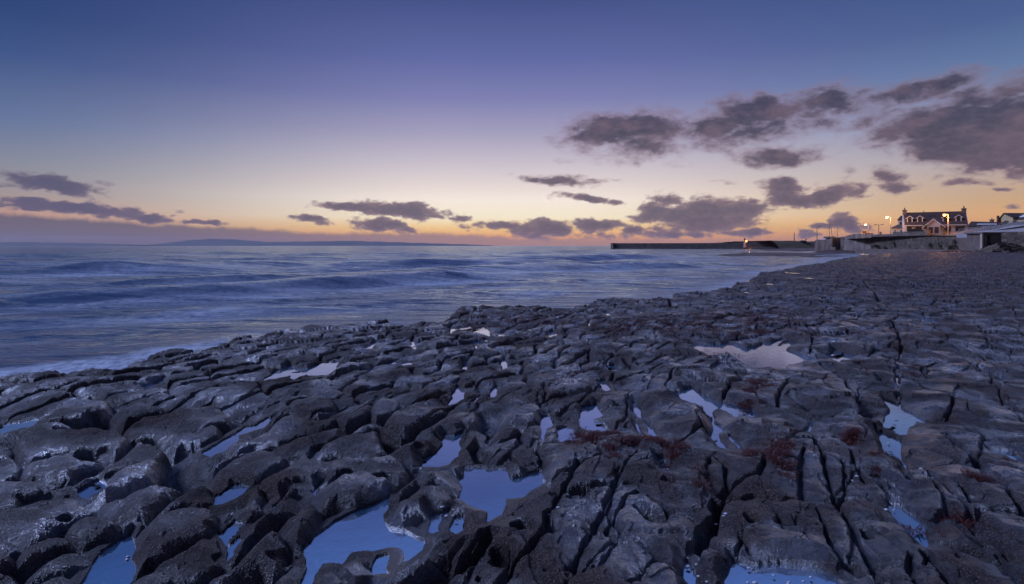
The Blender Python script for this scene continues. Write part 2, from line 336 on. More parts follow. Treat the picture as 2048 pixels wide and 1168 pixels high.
# ------------------------------------------------------------------ what the shore looks like
POOLS = [[(521, 763),(539, 752),(561, 740),(577, 748),(597, 748),(625, 736),(663, 733),(657, 752),(629, 752),(605, 752),(591, 760),(577, 752),(553, 758)],
 [(284, 774),(299, 770),(292, 781)],
 [(-40, 864),(0, 860),(24, 854),(56, 851),(60, 857),(24, 864),(-40, 880)],
 [(403, 912),(409, 904),(445, 884),(465, 870),(489, 866),(517, 850),(537, 847),(521, 860),(481, 872),(461, 876),(448, 884),(457, 896),(453, 902),(421, 916)],
 [(433, 996),(437, 990),(465, 988),(483, 994),(465, 1002),(445, 1010),(431, 1012)],
 [(154, 981),(166, 979),(178, 988),(182, 1004),(166, 996)],
 [(164, 1161),(188, 1121),(200, 1105),(236, 1089),(242, 1121),(234, 1145),(240, 1175),(236, 1200),(150, 1200)],
 [(441, 1065),(463, 1067),(465, 1077),(457, 1085),(465, 1113),(449, 1125),(453, 1097),(443, 1077)],
 [(621, 986),(634, 982),(630, 994)],
 [(548, 1012),(555, 1010),(553, 1020),(546, 1021)],
 [(608, 1097),(652, 1065),(720, 1033),(776, 1009),(772, 1025),(760, 1045),(756, 1057),(772, 1081),(800, 1085),(824, 1101),(845, 1105),(815, 1128),(785, 1140),(760, 1130),(755, 1112),(735, 1105),(700, 1109),(683, 1134),(660, 1130),(640, 1133),(624, 1161),(610, 1195),(590, 1195),(612, 1140)],
 [(740, 1140),(770, 1132),(775, 1150),(745, 1152)],
 [(922, 952),(985, 954),(1013, 956),(1025, 976),(1045, 972),(1065, 964),(1081, 960),(1091, 966),(1061, 984),(1045, 996),(1013, 1000),(1009, 1032),(979, 1050),(977, 1028),(945, 1016),(917, 1000),(922, 976)],
 [(832, 940),(856, 928),(887, 900),(881, 880),(905, 886),(927, 876),(915, 892),(919, 916),(899, 930),(881, 936),(856, 938)],
 [(852, 1065),(856, 1053),(881, 1045),(899, 1037),(897, 1049),(873, 1053),(877, 1065),(861, 1069)],
 [(897, 1057),(925, 1053),(929, 1061),(913, 1071),(899, 1065)],
 [(1085, 848),(1105, 844),(1107, 858),(1093, 860),(1087, 884),(1081, 872)],
 [(1169, 828),(1201, 820),(1205, 832),(1189, 840),(1177, 852),(1209, 860),(1223, 864),(1193, 864),(1161, 858)],
 [(1271, 820),(1281, 816),(1285, 840),(1277, 840)],
 [(1273, 854),(1300, 862),(1302, 872),(1277, 866)],
 [(1115, 872),(1137, 868),(1153, 870),(1149, 888),(1122, 886)],
 [(1201, 774),(1219, 771),(1223, 780),(1209, 785)],
 [(977, 796),(989, 782),(997, 786),(993, 796)],
 [(908, 782),(920, 786),(929, 796),(917, 806),(897, 812),(890, 814),(904, 804)],
 [(1001, 730),(1009, 726),(1017, 736),(1005, 740)],
 [(920, 740),(929, 733),(935, 741)],
 [(914, 669),(939, 667),(963, 660),(973, 663),(980, 674),(970, 670),(953, 665)],
 [(722, 698),(741, 689),(742, 698)],
 [(1388, 697),(1423, 697),(1454, 696),(1477, 692),(1495, 699),(1513, 705),(1536, 701),(1547, 695),(1531, 690),(1541, 689),(1559, 694),(1572, 689),(1588, 685),(1598, 686),(1582, 690),(1572, 699),(1593, 708),(1608, 713),(1626, 718),(1600, 726),(1575, 731),(1572, 739),(1547, 736),(1500, 736),(1490, 728),(1478, 721),(1477, 715),(1454, 713),(1420, 712)],
 [(1665, 718),(1680, 719),(1695, 713),(1693, 707),(1711, 710),(1706, 718),(1685, 721),(1676, 726)],
 [(1351, 796),(1374, 795),(1380, 787),(1399, 784),(1403, 795),(1431, 804),(1444, 812),(1467, 817),(1480, 816),(1495, 818),(1523, 829),(1521, 834),(1503, 836),(1485, 832),(1469, 836),(1459, 826),(1439, 818),(1426, 823),(1428, 839),(1439, 857),(1454, 864),(1467, 872),(1459, 877),(1454, 885),(1449, 900),(1437, 896),(1444, 877),(1436, 859),(1424, 839),(1416, 823),(1408, 813),(1387, 811),(1374, 803)],
 [(1795, 802),(1807, 818),(1825, 828),(1849, 840),(1873, 850),(1837, 846),(1821, 856),(1817, 868),(1797, 876),(1801, 844),(1811, 836),(1797, 816)],
 [(1777, 882),(1799, 876),(1801, 892),(1803, 906),(1813, 938),(1809, 942),(1795, 908),(1787, 892)],
 [(1779, 968),(1789, 969),(1791, 978),(1784, 976)],
 [(1787, 996),(1799, 996),(1805, 1012),(1795, 1008)],
 [(1801, 1024),(1817, 1028),(1837, 1032),(1855, 1052),(1857, 1085),(1855, 1099),(1841, 1095),(1829, 1073),(1809, 1049)],
 [(1797, 716),(1805, 726),(1821, 728),(1799, 731)],
 [(1833, 755),(1841, 755),(1841, 762),(1835, 760)],
 [(1791, 770),(1799, 772),(1799, 784),(1794, 782)],
 [(1993, 752),(2005, 750),(2017, 760),(2001, 762)],
 [(2012, 914),(2060, 916),(2060, 930),(2025, 926)],
 [(1380, 1145),(1396, 1144),(1392, 1190),(1378, 1190)],
 [(1472, 1161),(1480, 1145),(1504, 1143),(1524, 1153),(1580, 1149),(1660, 1155),(1700, 1175),(1690, 1200),(1460, 1200)],
 [(1474, 884),(1482, 886),(1484, 900),(1476, 900)],
 [(1685, 886),(1700, 886),(1702, 897)],
 [(1608, 822),(1622, 820),(1616, 827)],
 [(1326, 932),(1342, 926),(1338, 940),(1324, 942)],
 [(1299, 860),(1314, 864),(1316, 877),(1304, 873)],
 [(1092, 672),(1110, 668),(1118, 671),(1100, 675)],
 [(1943, 1083),(1990, 1100),(1975, 1108)],
 [(1940, 1062),(1968, 1076),(1950, 1074)],
 [(1905, 662),(1916, 660),(1914, 667)],
 [(1210, 630),(1222, 627),(1224, 633)],
 [(1284, 622),(1294, 625),(1282, 627)],
 [(1216, 742),(1240, 738),(1236, 746)],
 [(1255, 735),(1262, 733),(1260, 742)],
 [(1832, 640),(1880, 641),(1905, 647),(1850, 645)],
 [(1985, 630),(2020, 634),(2000, 637)],
 [(2025, 640),(2060, 645),(2040, 647)],
 [(1595, 610),(1612, 611),(1600, 614)],
 [(1530, 569),(1556, 566.5),(1578, 569),(1556, 571)],
 [(1600, 556),(1622, 554.8),(1640, 556.5),(1618, 557.5)],
 [(1480, 585),(1502, 583),(1520, 585.5),(1500, 587)],
 [(1570, 546),(1596, 544.8),(1612, 546.3),(1590, 547.3)]]
WETS = [[(1060,826),(1330,812),(1350,905),(1080,900)],[(880,768),(1010,768),(1015,815),(880,820)],[(1140,745),(1330,745),(1330,806),(1150,806)],[(1560,795),(1720,860),(1700,905),(1540,860)],[(1780,700),(1860,700),(1880,780),(1790,795)],
 [(1930,700),(2100,690),(2120,790),(1950,800)],[(880,650),(1250,640),(1260,690),(880,700)],[(1640,725),(1760,700),(1765,760),(1650,770)],[(1360,700),(1385,700),(1388,735),(1340,735)],[(1880,1060),(2100,1120),(2100,1200),(1960,1180)],[(660,1140),(800,1150),(800,1200),(640,1200)],[(700,690),(860,680),(870,740),(700,750)],[(1900,850),(2060,870),(2060,912),(1900,890)]]
SHORE = [(-700,900),(-300,812),(-100,765),(0,751),(31,744),(75,740),(103,735),(144,739),(185,725),(205,723),(219,730),(246,720),(291,713),(342,699),(393,692),(434,686),(455,679),(489,672),(533,660),(581,655),(609,645),(633,643),(650,648),(700,647),(768,640),(796,645),(833,638),(878,638),(895,627),(922,614),(991,614),(1042,609),(1080,610),(1110,616),(1145,617),(1162,607),(1175,598),(1213,593),(1288,595),(1333,598),(1350,592),(1365,588),(1450,576),(1470,565),(1500,558),(1521,541),(1564,537),(1588,532),(1620,528),(1644,525),(1652,520),(1687,516),(1722,510.5)]
REEF = [(1432,511),(1479,506.6),(1565,506.4),(1640,508),(1700,508.6),(1650,510.5),(1600,512),(1522,513.2),(1470,512.4)]
ROCKS = [
 [(0,881),(26,881),(34,892),(29,907),(-30,912),(-30,881)],
 [(34,873),(53,865),(119,860),(185,856),(237,861),(258,876),(248,892),(232,900),(185,894),(148,900),(100,905),(58,913),(42,907),(32,886)],
 [(-40,913),(50,913),(53,923),(40,944),(0,952),(-40,950)],
 [(42,926),(79,913),(142,897),(163,905),(185,910),(214,910),(200,921),(169,931),(148,947),(105,952),(47,952),(40,939)],
 [(87,973),(132,963),(179,944),(237,918),(277,884),(316,889),(327,902),(316,923),(264,929),(211,939),(171,965),(127,979),(90,979)],
 [(-50,955),(53,951),(90,958),(105,976),(79,981),(40,987),(37,1005),(0,1010),(-50,1010)],
 [(169,973),(185,960),(211,950),(237,936),(290,913),(327,913),(327,929),(311,947),(277,963),(237,976),(211,987),(185,987)],
 [(-60,1025),(0,1018),(53,1005),(105,994),(142,981),(158,987),(169,1000),(195,1013),(195,1021),(163,1034),(132,1045),(105,1055),(116,1060),(79,1079),(47,1084),(0,1068),(-60,1060)],
 [(185,1000),(227,994),(264,973),(280,971),(311,960),(364,963),(353,976),(311,1008),(298,1026),(264,1029),(224,1031),(206,1023)],
 [(134,1052),(169,1031),(211,1029),(245,1037),(243,1050),(206,1066),(163,1074),(132,1066)],
 [(240,1045),(264,1031),(290,1029),(298,1037),(269,1055),(248,1063)],
 [(298,1023),(311,1008),(356,981),(410,952),(430,965),(431,990),(400,1003),(369,1008),(316,1026)],
 [(-50,1071),(32,1071),(47,1087),(21,1105),(-50,1108)],
 [(34,1105),(53,1089),(100,1071),(137,1076),(145,1089),(105,1097),(53,1126),(32,1129)],
 [(47,1139),(69,1121),(105,1100),(148,1089),(179,1089),(185,1108),(148,1126),(100,1139),(53,1153)],
 [(-50,1112),(0,1110),(32,1105),(29,1126),(0,1139),(-50,1150)],
 [(58,1166),(100,1145),(137,1132),(158,1137),(158,1153),(145,1200),(40,1210)],
 [(-60,1150),(0,1145),(40,1150),(45,1175),(20,1230),(-60,1230)],
 [(237,1089),(253,1071),(280,1052),(303,1034),(343,1018),(382,1010),(427,1008),(438,1018),(441,1039),(406,1063),(369,1079),(343,1097),(303,1121),(264,1145),(243,1155),(235,1142),(240,1124),(235,1110)],
 [(360,1095),(380,1079),(396,1066),(433,1063),(443,1084),(451,1097),(446,1116),(420,1139),(396,1153),(343,1170),(300,1210),(240,1210),(245,1168),(277,1145),(316,1116)],
 [(435,1015),(467,1010),(485,1000),(496,966),(512,955),(530,965),(538,984),(522,994),(533,1013),(507,1029),(446,1047),(440,1034)],
 [(459,1063),(491,1045),(522,1029),(544,1021),(565,1010),(586,1002),(580,1018),(549,1039),(538,1050),(501,1071),(491,1092),(464,1110),(462,1084)],
 [(393,1158),(433,1139),(470,1110),(507,1079),(538,1060),(565,1054),(575,1066),(586,1092),(591,1108),(565,1131),(543,1139),(512,1139),(485,1153),(459,1185),(440,1230),(340,1230)],
 [(522,1168),(549,1139),(596,1105),(617,1105),(620,1124),(612,1145),(591,1161),(575,1200),(500,1210)],
 [(554,1045),(586,1023),(596,1002),(638,1002),(644,1018),(633,1039),(612,1060),(607,1092),(591,1097),(575,1060),(570,1052)],
 [(427,936),(459,915),(507,897),(543,896),(578,910),(565,923),(538,936),(517,952),(496,963),(470,963),(433,950)],
 [(420,921),(454,905),(501,896),(505,900),(460,914),(427,931)],
 [(446,884),(459,878),(491,876),(517,863),(560,850),(620,840),(680,835),(660,850),(620,865),(560,880),(500,885),(470,896)],
 [(538,889),(580,876),(617,868),(670,858),(697,858),(683,876),(644,889),(617,905),(580,905),(559,900)],
 [(620,907),(644,889),(691,871),(754,858),(765,881),(773,894),(749,910),(696,905),(657,910),(633,913)],
 [(514,952),(543,936),(580,915),(612,910),(660,913),(702,903),(736,913),(723,936),(683,950),(654,960),(617,965),(591,976),(565,984),(538,976)],
 [(633,979),(660,960),(696,939),(733,918),(780,907),(794,907),(818,920),(821,939),(797,965),(776,984),(749,992),(723,997),(683,1002),(644,1008),(638,992)],
 [(770,905),(797,889),(829,878),(865,874),(884,886),(884,900),(860,918),(826,929),(818,920),(794,907)],
 [(789,987),(802,968),(823,955),(852,942),(897,934),(918,939),(921,952),(916,981),(897,973),(865,965),(839,971),(818,987),(802,994)],
 [(760,1042),(776,1018),(789,1000),(813,994),(834,973),(865,967),(897,973),(908,984),(902,1013),(865,1018),(823,1031),(792,1045)],
 [(910,1010),(929,1002),(945,1008),(950,1018),(929,1031),(913,1023)],
 [(865,1087),(876,1074),(918,1066),(929,1055),(929,1034),(955,1018),(976,1029),(979,1050),(955,1082),(929,1097),(892,1110),(876,1103)],
 [(800,1063),(823,1058),(834,1076),(818,1087),(802,1087)],
 [(897,931),(913,921),(945,918),(981,923),(987,934),(960,942),(929,944),(908,936)],
 [(910,900),(929,871),(950,871),(955,881),(939,892),(950,913),(918,913)],
 [(955,881),(987,884),(1003,897),(992,921),(981,922),(987,905),(960,900)],
 [(834,1110),(855,1097),(881,1108),(887,1121),(860,1134),(823,1150),(812,1200),(740,1215),(775,1155),(813,1129)],
 [(633,1150),(644,1134),(665,1128),(681,1139),(699,1153),(694,1210),(620,1210)],
 [(683,1134),(696,1113),(723,1107),(749,1113),(754,1124),(723,1139),(707,1150)],
 [(725,989),(744,971),(784,966),(786,978),(778,987),(745,1000)],
 [(246,856),(280,836),(341,828),(401,816),(437,814),(461,828),(457,840),(421,848),(385,860),(333,868),(305,868),(256,872)],
 [(333,868),(381,860),(425,845),(445,850),(441,864),(401,876),(353,882),(329,878)],
 [(58,828),(92,820),(160,804),(216,796),(220,816),(200,824),(160,832),(92,840),(72,840)],
 [(200,780),(224,766),(260,762),(289,772),(281,782),(224,788)],
 [(224,824),(272,806),(333,812),(337,820),(305,824),(248,836)],
 [(427,786),(449,772),(481,762),(517,768),(525,782),(481,788),(433,792)],
 [(537,820),(561,804),(601,794),(657,794),(669,812),(637,824),(577,828),(541,840)],
 [(545,844),(577,832),(625,836),(645,848),(601,860),(537,872),(493,884),(449,888),(447,880),(481,876),(521,864)],
 [(832,860),(872,832),(905,812),(953,808),(957,832),(937,852),(929,872),(889,872),(848,868)],
 [(760,848),(792,820),(824,796),(856,790),(889,800),(889,820),(856,832),(808,856)],
 [(740,820),(760,800),(820,760),(860,750),(885,764),(850,780),(820,796),(790,818),(750,836)],
 [(768,746),(808,732),(840,736),(844,744),(808,750),(772,752)],
 [(0,836),(60,846),(120,842),(150,850),(100,858),(0,846),(-40,846)],
 [(700,822),(740,800),(745,820),(720,836),(690,845),(650,835)],[(690,862),(745,842),(800,858),(760,852),(700,858)]]
a5 = lambda L: [(1140+.2637*x, 860+.2637*y) for x, y in L]
a6 = lambda L: [(1520+.2637*x, 860+.2637*y) for x, y in L]
a4 = lambda L: [(760+.2637*x, 860+.2637*y) for x, y in L]
CRACKS = [  # polyline, half width in metres, depth in metres
 (a5([(0,340),(70,180),(200,155),(340,185),(400,220)]),.014,.05),(a5([(400,230),(460,150),(520,120)]),.014,.05),(a5([(-40,405),(130,400),(340,380)]),.035,.11),
 (a5([(340,330),(360,260),(410,220)]),.02,.07),(a5([(350,380),(500,370),(620,410)]),.02,.07),(a5([(170,690),(240,580),(300,530),(340,420)]),.015,.06),
 (a5([(0,640),(100,660),(180,690),(270,700),(360,760),(470,770),(600,840),(720,940),(800,1000)]),.014,.06),(a5([(270,700),(330,610),(400,530),(430,460),(520,430)]),.016,.06),
 (a5([(0,950),(60,860),(120,770),(170,690)]),.015,.06),(a5([(20,930),(60,990),(160,960),(230,950)]),.014,.05),(a5([(230,950),(280,880),(360,760)]),.012,.04),
 (a5([(640,880),(590,980),(520,1060),(440,1100)]),.011,.04),(a5([(600,460),(680,520),(760,580),(820,590),(940,640)]),.018,.07),
 (a5([(1110,470),(1100,600),(1040,700),(990,800),(940,860),(930,960),(930,1080),(920,1168),(910,1300)]),.038,.2),(a5([(540,550),(600,610),(680,640)]),.05,.08),
 (a5([(1060,180),(1040,300),(1080,400)]),.014,.05),(a5([(1110,170),(1180,250),(1200,380),(1130,440)]),.016,.07),
 (a5([(1140,660),(1200,660),(1300,690),(1400,680),(1517,690),(1620,720),(1700,740),(1770,745)]),.012,.05),(a5([(1300,690),(1300,750),(1270,860),(1260,980)]),.014,.06),(a5([(1310,730),(1360,840),(1420,940)]),.012,.05),
 (a5([(1130,480),(1300,470),(1420,450),(1517,480)]),.035,.10),
 (a6([(20,490),(150,490),(330,470),(400,490),(560,490),(620,460),(760,460),(900,490),(1000,520)]),.02,.09),(a6([(330,470),(310,380),(300,280),(320,160),(330,110)]),.02,.08),
 (a6([(310,320),(460,320),(500,340)]),.016,.06),(a6([(400,490),(450,600),(500,730),(560,860),(620,920),(720,950)]),.017,.08),(a6([(560,470),(500,280),(480,160),(430,60),(400,0)]),.018,.10),
 (a6([(590,490),(640,600),(700,700),(760,830),(850,960),(880,1040),(920,1168),(960,1300)]),.017,.08),(a6([(640,460),(640,280),(620,200)]),.011,.05),(a6([(870,960),(1000,960),(1110,980)]),.014,.05),
 (a6([(1140,900),(1130,990),(1180,1080),(1200,1168),(1230,1300)]),.018,.07),(a6([(900,1090),(1000,1110),(1100,1168),(1180,1260)]),.02,.08),(a6([(720,950),(800,980),(860,1010)]),.012,.05),
 (a6([(1080,110),(1250,110),(1400,150),(1560,220),(1650,240)]),.012,.05),(a6([(1400,0),(1550,110),(1650,200),(1720,290),(1850,380)]),.035,.13),(a6([(1160,270),(1280,300),(1340,400),(1420,570)]),.012,.05),
 (a6([(1270,880),(1340,960),(1400,1040),(1470,1168),(1530,1300)]),.022,.10),(a6([(1460,820),(1480,900)]),.012,.05),(a6([(1270,740),(1420,800),(1600,850),(1800,900),(1900,1000),(2002,1090),(2150,1250)]),.035,.13),
 (a6([(1090,560),(1250,620),(1420,590),(1560,620),(1700,590),(1960,600)]),.04,.14),(a6([(1850,380),(1960,560),(2060,640)]),.022,.1),(a6([(1560,600),(1650,700),(1780,780),(1900,900)]),.02,.08),
 (a6([(1530,400),(1600,530)]),.016,.06),(a6([(690,100),(720,220),(800,350)]),.016,.07),(a6([(700,210),(870,250),(900,330)]),.011,.05),(a6([(110,580),(180,710)]),.010,.04),
 (a6([(880,300),(1000,330),(1030,400)]),.05,.14),(a6([(1150,100),(1080,240),(1130,330)]),.03,.12),(a6([(980,400),(1040,500),(1100,600),(1200,690),(1280,760)]),.04,.14),
 (a6([(1280,880),(1240,960)]),.012,.05),
 (a4([(1500,180),(1440,330),(1360,430),(1280,560),(1250,690),(1130,830),(1020,970),(900,1150),(820,1300)]),.022,.09),(a4([(860,270),(950,150),(1050,50),(1150,45)]),.018,.07),(a4([(980,130),(1080,220),(1200,200)]),.02,.08),
 (a4([(830,720),(780,820),(600,980),(480,1010),(240,1150),(100,1300)]),.05,.16),(a4([(1517,980),(1400,1010),(1250,1000)]),.011,.04),(a4([(1470,920),(1517,830)]),.012,.05),(a4([(800,830),(700,1000),(600,1168)]),.014,.03),
 (a4([(1050,300),(1200,300),(1350,410)]),.03,.10),(a4([(1160,50),(1210,140),(1230,250)]),.02,.08),
 ([(1786,640),(1803,690),(1793,735),(1800,800)],.028,.14),([(1727,560),(1745,580),(1760,605)],.06,.2),([(1580,602),(1650,604),(1712,604)],.06,.2),([(1340,598),(1341,612)],.05,.2)]
PITS = [  # photo x, y, half width, half height, depth
 (1042,1039,30,11,.10),(1108,1039,19,14,.06),(1005,1103,25,20,.08),(955,1147,8,7,.10),(844,889,17,8,.06),(966,900,14,8,.06),(1029,1013,5,4,.05),
 (1314,1018,26,14,.09),(1338,952,15,10,.09),(1161,979,40,9,.07),(1736,1060,11,10,.08),(1762,1055,11,8,.08),(1705,1125,38,18,.13),(1580,1035,32,9,.03),(1505,1025,16,10,.08),
 (1560,1120,60,16,.11),(1615,1010,30,8,.02),(130,1030,14,7,.06),(300,1115,20,10,.04),(560,1100,26,16,.06),(700,940,24,9,.08),(440,1090,20,10,.05),(770,949,22,7,.07),(600,955,30,10,.05),(200,893,20,6,.06)]
rng = np.random.RandomState(7)
POOLW = [(world(p, POOL), world(p, -0.01)) for p in POOLS]
SHOREW = world(SHORE, -0.05)
far_pts = np.array([[122.0, 165.0], [150, 172], [420, 172], [420, -60], [-60, -60]])
LAND = np.concatenate([SHOREW[::1], far_pts]); 
REEFW = world(REEF, SEA)
ROCKW = []
for p in ROCKS:
    q = world(p, -0.02); c = q.mean(0)
    ROCKW.append((q, c, rng.uniform(-.02, .04), rng.uniform(-.14, .14), rng.uniform(-.1, .16), rng.uniform(.09, .17)))
SANG = math.radians(59)
def shore_height(x, y, detail=True):
    """height of the rock shore at world points, and two surface measures (red weed, wetness with its sheen faded by distance)"""
    x = x.astype(float); y = y.astype(float)
    r = np.hypot(x, y)
    ppx = CX+F*x/np.maximum(y, .3); ppy = HY+CZ*F/np.maximum(y, .3)
    wx = x+0.035*fbm(x, y, .33, 3, 11)+0.10*pn(x/1.3, y/1.3, 14); wy = y+0.035*fbm(x, y, .33, 3, 21)+0.10*pn(x/1.3, y/1.3, 24)
    cu, su = math.cos(SANG), math.sin(SANG)
    u = wx*cu+wy*su; v = -wx*su+wy*cu
    right = sstep(-.05, .35, x/np.maximum(y, 1)-0.02+0.10*pn(x/5, y/5, 5))            # rounded loaves to the left, jointed blocks to the right
    nearfade = sstep(70, 25, r)
    # ---- loaves
    ci, cj, e, bx, by, ni, nj = voro(u/0.80, v/0.36, 3, .85)
    em = e*0.40
    opn = hsh(ci+ni, cj+nj, 8)
    hL = 0.092*(1-(1-np.clip((em+.01)/0.125, 0, 1))**2.6)*(0.55+0.45*opn)-0.10*(0.7+.3*opn)-0.13*sstep(.035, 0, em)*(.25+.75*opn)
    hL += (hsh(ci, cj, 31)-0.5)*0.07+(bx*(hsh(ci, cj, 32)-.5)*.05+by*(hsh(ci, cj, 33)-.5)*.14)
    c2, d2, e2, _, _, _, _ = voro(u/0.30+5.2, v/0.17+1.3, 13, .9)
    hL += 0.022*(1-(1-np.clip(e2*.2/0.05, 0, 1))**2)-.016
    # ---- blocks
    fi, fj, f, fx, fy, gi, gj = voro(u/1.25+3.3, v/0.72+8.1, 43, .7)
    fm = f*0.85; wide = hsh(fi+gi, fj+gj, 48)
    R = 0.022+0.04*wide
    hB = (0.055+0.055*wide)*(1-(1-np.clip(fm/R, 0, 1))**2.5)-0.07-0.08*wide*sstep(.03, 0, fm)
    hB += (hsh(fi, fj, 51)-0.5)*0.05+fx*(hsh(fi, fj, 52)-.5)*.14+fy*(hsh(fi, fj, 53)-.5)*.12
    k2, l2, s2, _, _, _, _ = voro(u/0.52+1.2, v/0.36+2.3, 63, .75)
    hB += 0.035*(1-(1-np.clip(s2*.4/0.025, 0, 1))**2)*(hsh(k2, l2, 64) > .35)-.015
    h = hL*(1-right)+hB*right
    bed = pn(x/11+.3*pn(x/3, y/3, 78), y/2.6, 79)*3.0; h = h+.055*(np.floor(bed)+sstep(.75, 1, bed-np.floor(bed)))*sstep(18, 40, r)*sstep(.1, .5, right)
    h = h*(1-.15*sstep(14, 45, r))+.045*fbm(x*1.0, y*.8, .6, 3, 77)*sstep(12, 30, r)
    # ---- hand-placed rocks of the left foreground
    mw = sstep(0, 1, (ppy-770-np.clip((ppx-500)*.03, -30, 60))/60)*sstep(0, 1, (990-ppx-np.clip((ppy-900)*.5, -60, 90))/50)
    m = mw > 0.001
    if m.any():
        X, Y = wx[m]-0.10*pn(x[m]/1.3, y[m]/1.3, 14), wy[m]-0.10*pn(x[m]/1.3, y[m]/1.3, 24)
        hh = hL[m]*0.5-0.20
        for (q, c, off, tx, ty, Rr) in ROCKW:
            s = sdist(X, Y, q, .2)
            k = s > -.15
            if not k.any(): continue
            sk = s[k]
            t = np.clip((sk+.055)/(Rr*1.25+.02), 0, 1)
            z = -0.215+(0.225+off*.7)*(1-(1-t)**2.7)+(X[k]-c[0])*tx*.5+(Y[k]-c[1])*ty*.5
            z = np.where(sk < -.055, -0.30, z)
            hh[k] = np.maximum(hh[k], z)
        hh += 0.016*fbm(x[m], y[m], .24, 3, 71)
        hm = h[m]*(1-mw[m])+hh*mw[m]; h[m] = hm
    # ---- hand-placed joints of the right foreground
    jw = sstep(0, 1, (ppy-845)/50)*sstep(0, 1, (ppx-960+np.clip((ppy-900)*.45, -60, 90))/60)
    m = jw > 0.001
    if m.any():
        flat = -0.005+0.045*fbm(x[m], y[m], 1.1, 3, 81)+0.02*fbm(x[m], y[m], .35, 3, 85)+0.38*(hB[m])
        h[m] = h[m]*(1-jw[m])+flat*jw[m]
    near = (ppy > 540)
    if near.any():
        X, Y = (x+0.022*fbm(x, y, .16, 3, 91))[near], (y+0.022*fbm(x, y, .16, 3, 95))[near]; hn = h[near]
        for (p, wd, dp) in CRACKS:
            q = world(p, 0.0); lo = q.min(0)-.3; hi = q.max(0)+.3
            k = (X > lo[0]) & (X < hi[0]) & (Y > lo[1]) & (Y < hi[1])
            if not k.any(): continue
            d, _ = seg_dist(X[k], Y[k], q, False)
            wv = wd*(0.75+0.5*pn(X[k]/.2, Y[k]/.2, 7))
            t = np.clip(d/(wv*1.7), 0, 1)
            hn[k] -= .85*dp*(1-t**1.6)
            sh = np.clip(d/(wd*2+.10), 0, 1); hn[k] -= 0.022*(1-sh)**2
        for (cx_, cy_, a, b, dp) in PITS:
            q = world([(cx_, cy_), (cx_+a, cy_), (cx_, cy_+b)], 0.0)
            ra = q[1, 0]-q[0, 0]; rb = q[0, 1]-q[2, 1]
            xx, yy = X-q[0, 0], Y-q[0, 1]
            dd = np.sqrt((xx/ra)**2+(yy/rb)**2)+0.25*pn(X/.07, Y/.07, 99)
            hn -= dp*sstep(1.15, .6, dd)
        h[near] = hn
    # ---- broad undulation, steps and fine relief
    h += 0.05*fbm(x, y, 3.1, 3, 101)*sstep(2.5, 8, r)+0.10*fbm(x, y, 9, 2, 105)*sstep(8, 30, r)
    h += 0.06*fbm(x, y, 1.3, 3, 111)*sstep(9, 25, r)*(0.4+right)
    if detail:
        h += (0.010*fbm(x, y, .09, 3, 121)+0.016*fbm(x, y, .25, 2, 127)-.010*sstep(.10, 0, np.abs(pn(x/.31+.3*pn(x/.1, y/.1, 5), y/.24, 128))))*sstep(60, 20, r)
        bump_left = 0.0035*pn(x/.013, y/.013, 131)
        h += bump_left*sstep(9, 4, r)*(1-.7*right)
    h -= 0.02
    h += 0.55*sstep(95, 165, y)*sstep(30, 120, x)+.10*sstep(20, 90, x)            # rises towards the wall
    for p in WETS:
        q = world(p, POOL); scl = max(1.0, q[:, 1].mean()/9); sW = sdist(x, y, q, .1)
        h -= .075*sstep(-.02, .35*scl, sW)*(.6+.6*pn(x/.4, y/.4, 148))
    # ---- pools
    for (pa, pb) in POOLW:
        scl = max(1.0, pa[:, 1].mean()/9)
        s1 = sdist(x+(.008+.008*pa[:, 1].mean())*fbm(x, y, .30*scl, 3, 140), y+(.008+.008*pa[:, 1].mean())*fbm(x+9, y, .30*scl, 3, 141), pa, 1.25*scl)
        k = s1 > -1.2*scl
        if not k.any(): continue
        dl_ = .045*pa[:, 1].mean(); xw_ = x[k]+.03*scl*fbm(x[k], y[k], .25*scl, 3, 145)
        yk_ = y[k]; s1k = s1[k]
        for q_ in np.linspace(.08, 1.0, 12): s1k = np.maximum(s1k, sdist(xw_, yk_-dl_*q_, pa, .2*scl)-.01)
        s1[k] = s1k
        s = s1[k]/scl
        floor = POOL-0.015-0.12*sstep(0, .12, s)
        up = sdist(x[k], y[k]+.12*scl, pa, 1.4*scl)/scl-s; fs_ = sstep(.05, -.07, up)       # low banks on the seaward-facing side, steeper beyond the pool
        cap = POOL+0.010+np.maximum(-s, 0)*(min(1.45/pa[:, 1].mean(), .6)*scl*(1-fs_)+1.0*fs_)+.010*pn(x[k]/.15, y[k]/.15, 143)
        hk = np.where(s > 0, np.minimum(h[k], floor), h[k])
        hk = np.where(s <= 0, np.minimum(hk, np.maximum(cap, POOL+.01)), hk)
        hk = np.where(s <= 0, np.maximum(hk, POOL+0.012-.55*np.maximum(-s-.05, 0)), hk)
        h[k] = hk
    # ---- edge towards the sea
    dsh, ins = seg_dist(x+0.0, y, LAND)
    sd = np.where(ins, dsh, -dsh)
    jag = (0.25*pn(x/.7, y/.7, 161)+0.5*pn(x/2.6, y/2.6, 162)*sstep(8, 20, r))*sstep(3, 9, r)
    sdj = sd+jag*.8-.06
    wdt = 0.35+r*0.012
    drop = sstep(wdt*.35, -wdt, sdj)
    h = h*(1-drop)+(-1.35+0.1*pn(x/.8, y/.8, 163))*drop
    h -= 0.12*sstep(1.6, 0, sd)*sstep(20, 40, r)
    # ---- reef and the low foreshore below the harbour wall
    rf = sdist(x, y, REEFW, 30)
    hr = -0.62+0.32*sstep(-1.5, 3.0, rf+2.2*pn(x/5, y/3, 171))+.10*pn(x/2.5, y/1.6, 172)
    h = np.where(rf > -8, np.maximum(h, hr), h)
    fs = sstep(0, 1, (ppx-1455+25*pn(x/14, y/8, 181))/120)*sstep(0, 1, (y-228+20*pn(x/20, y/20, 182))/40)
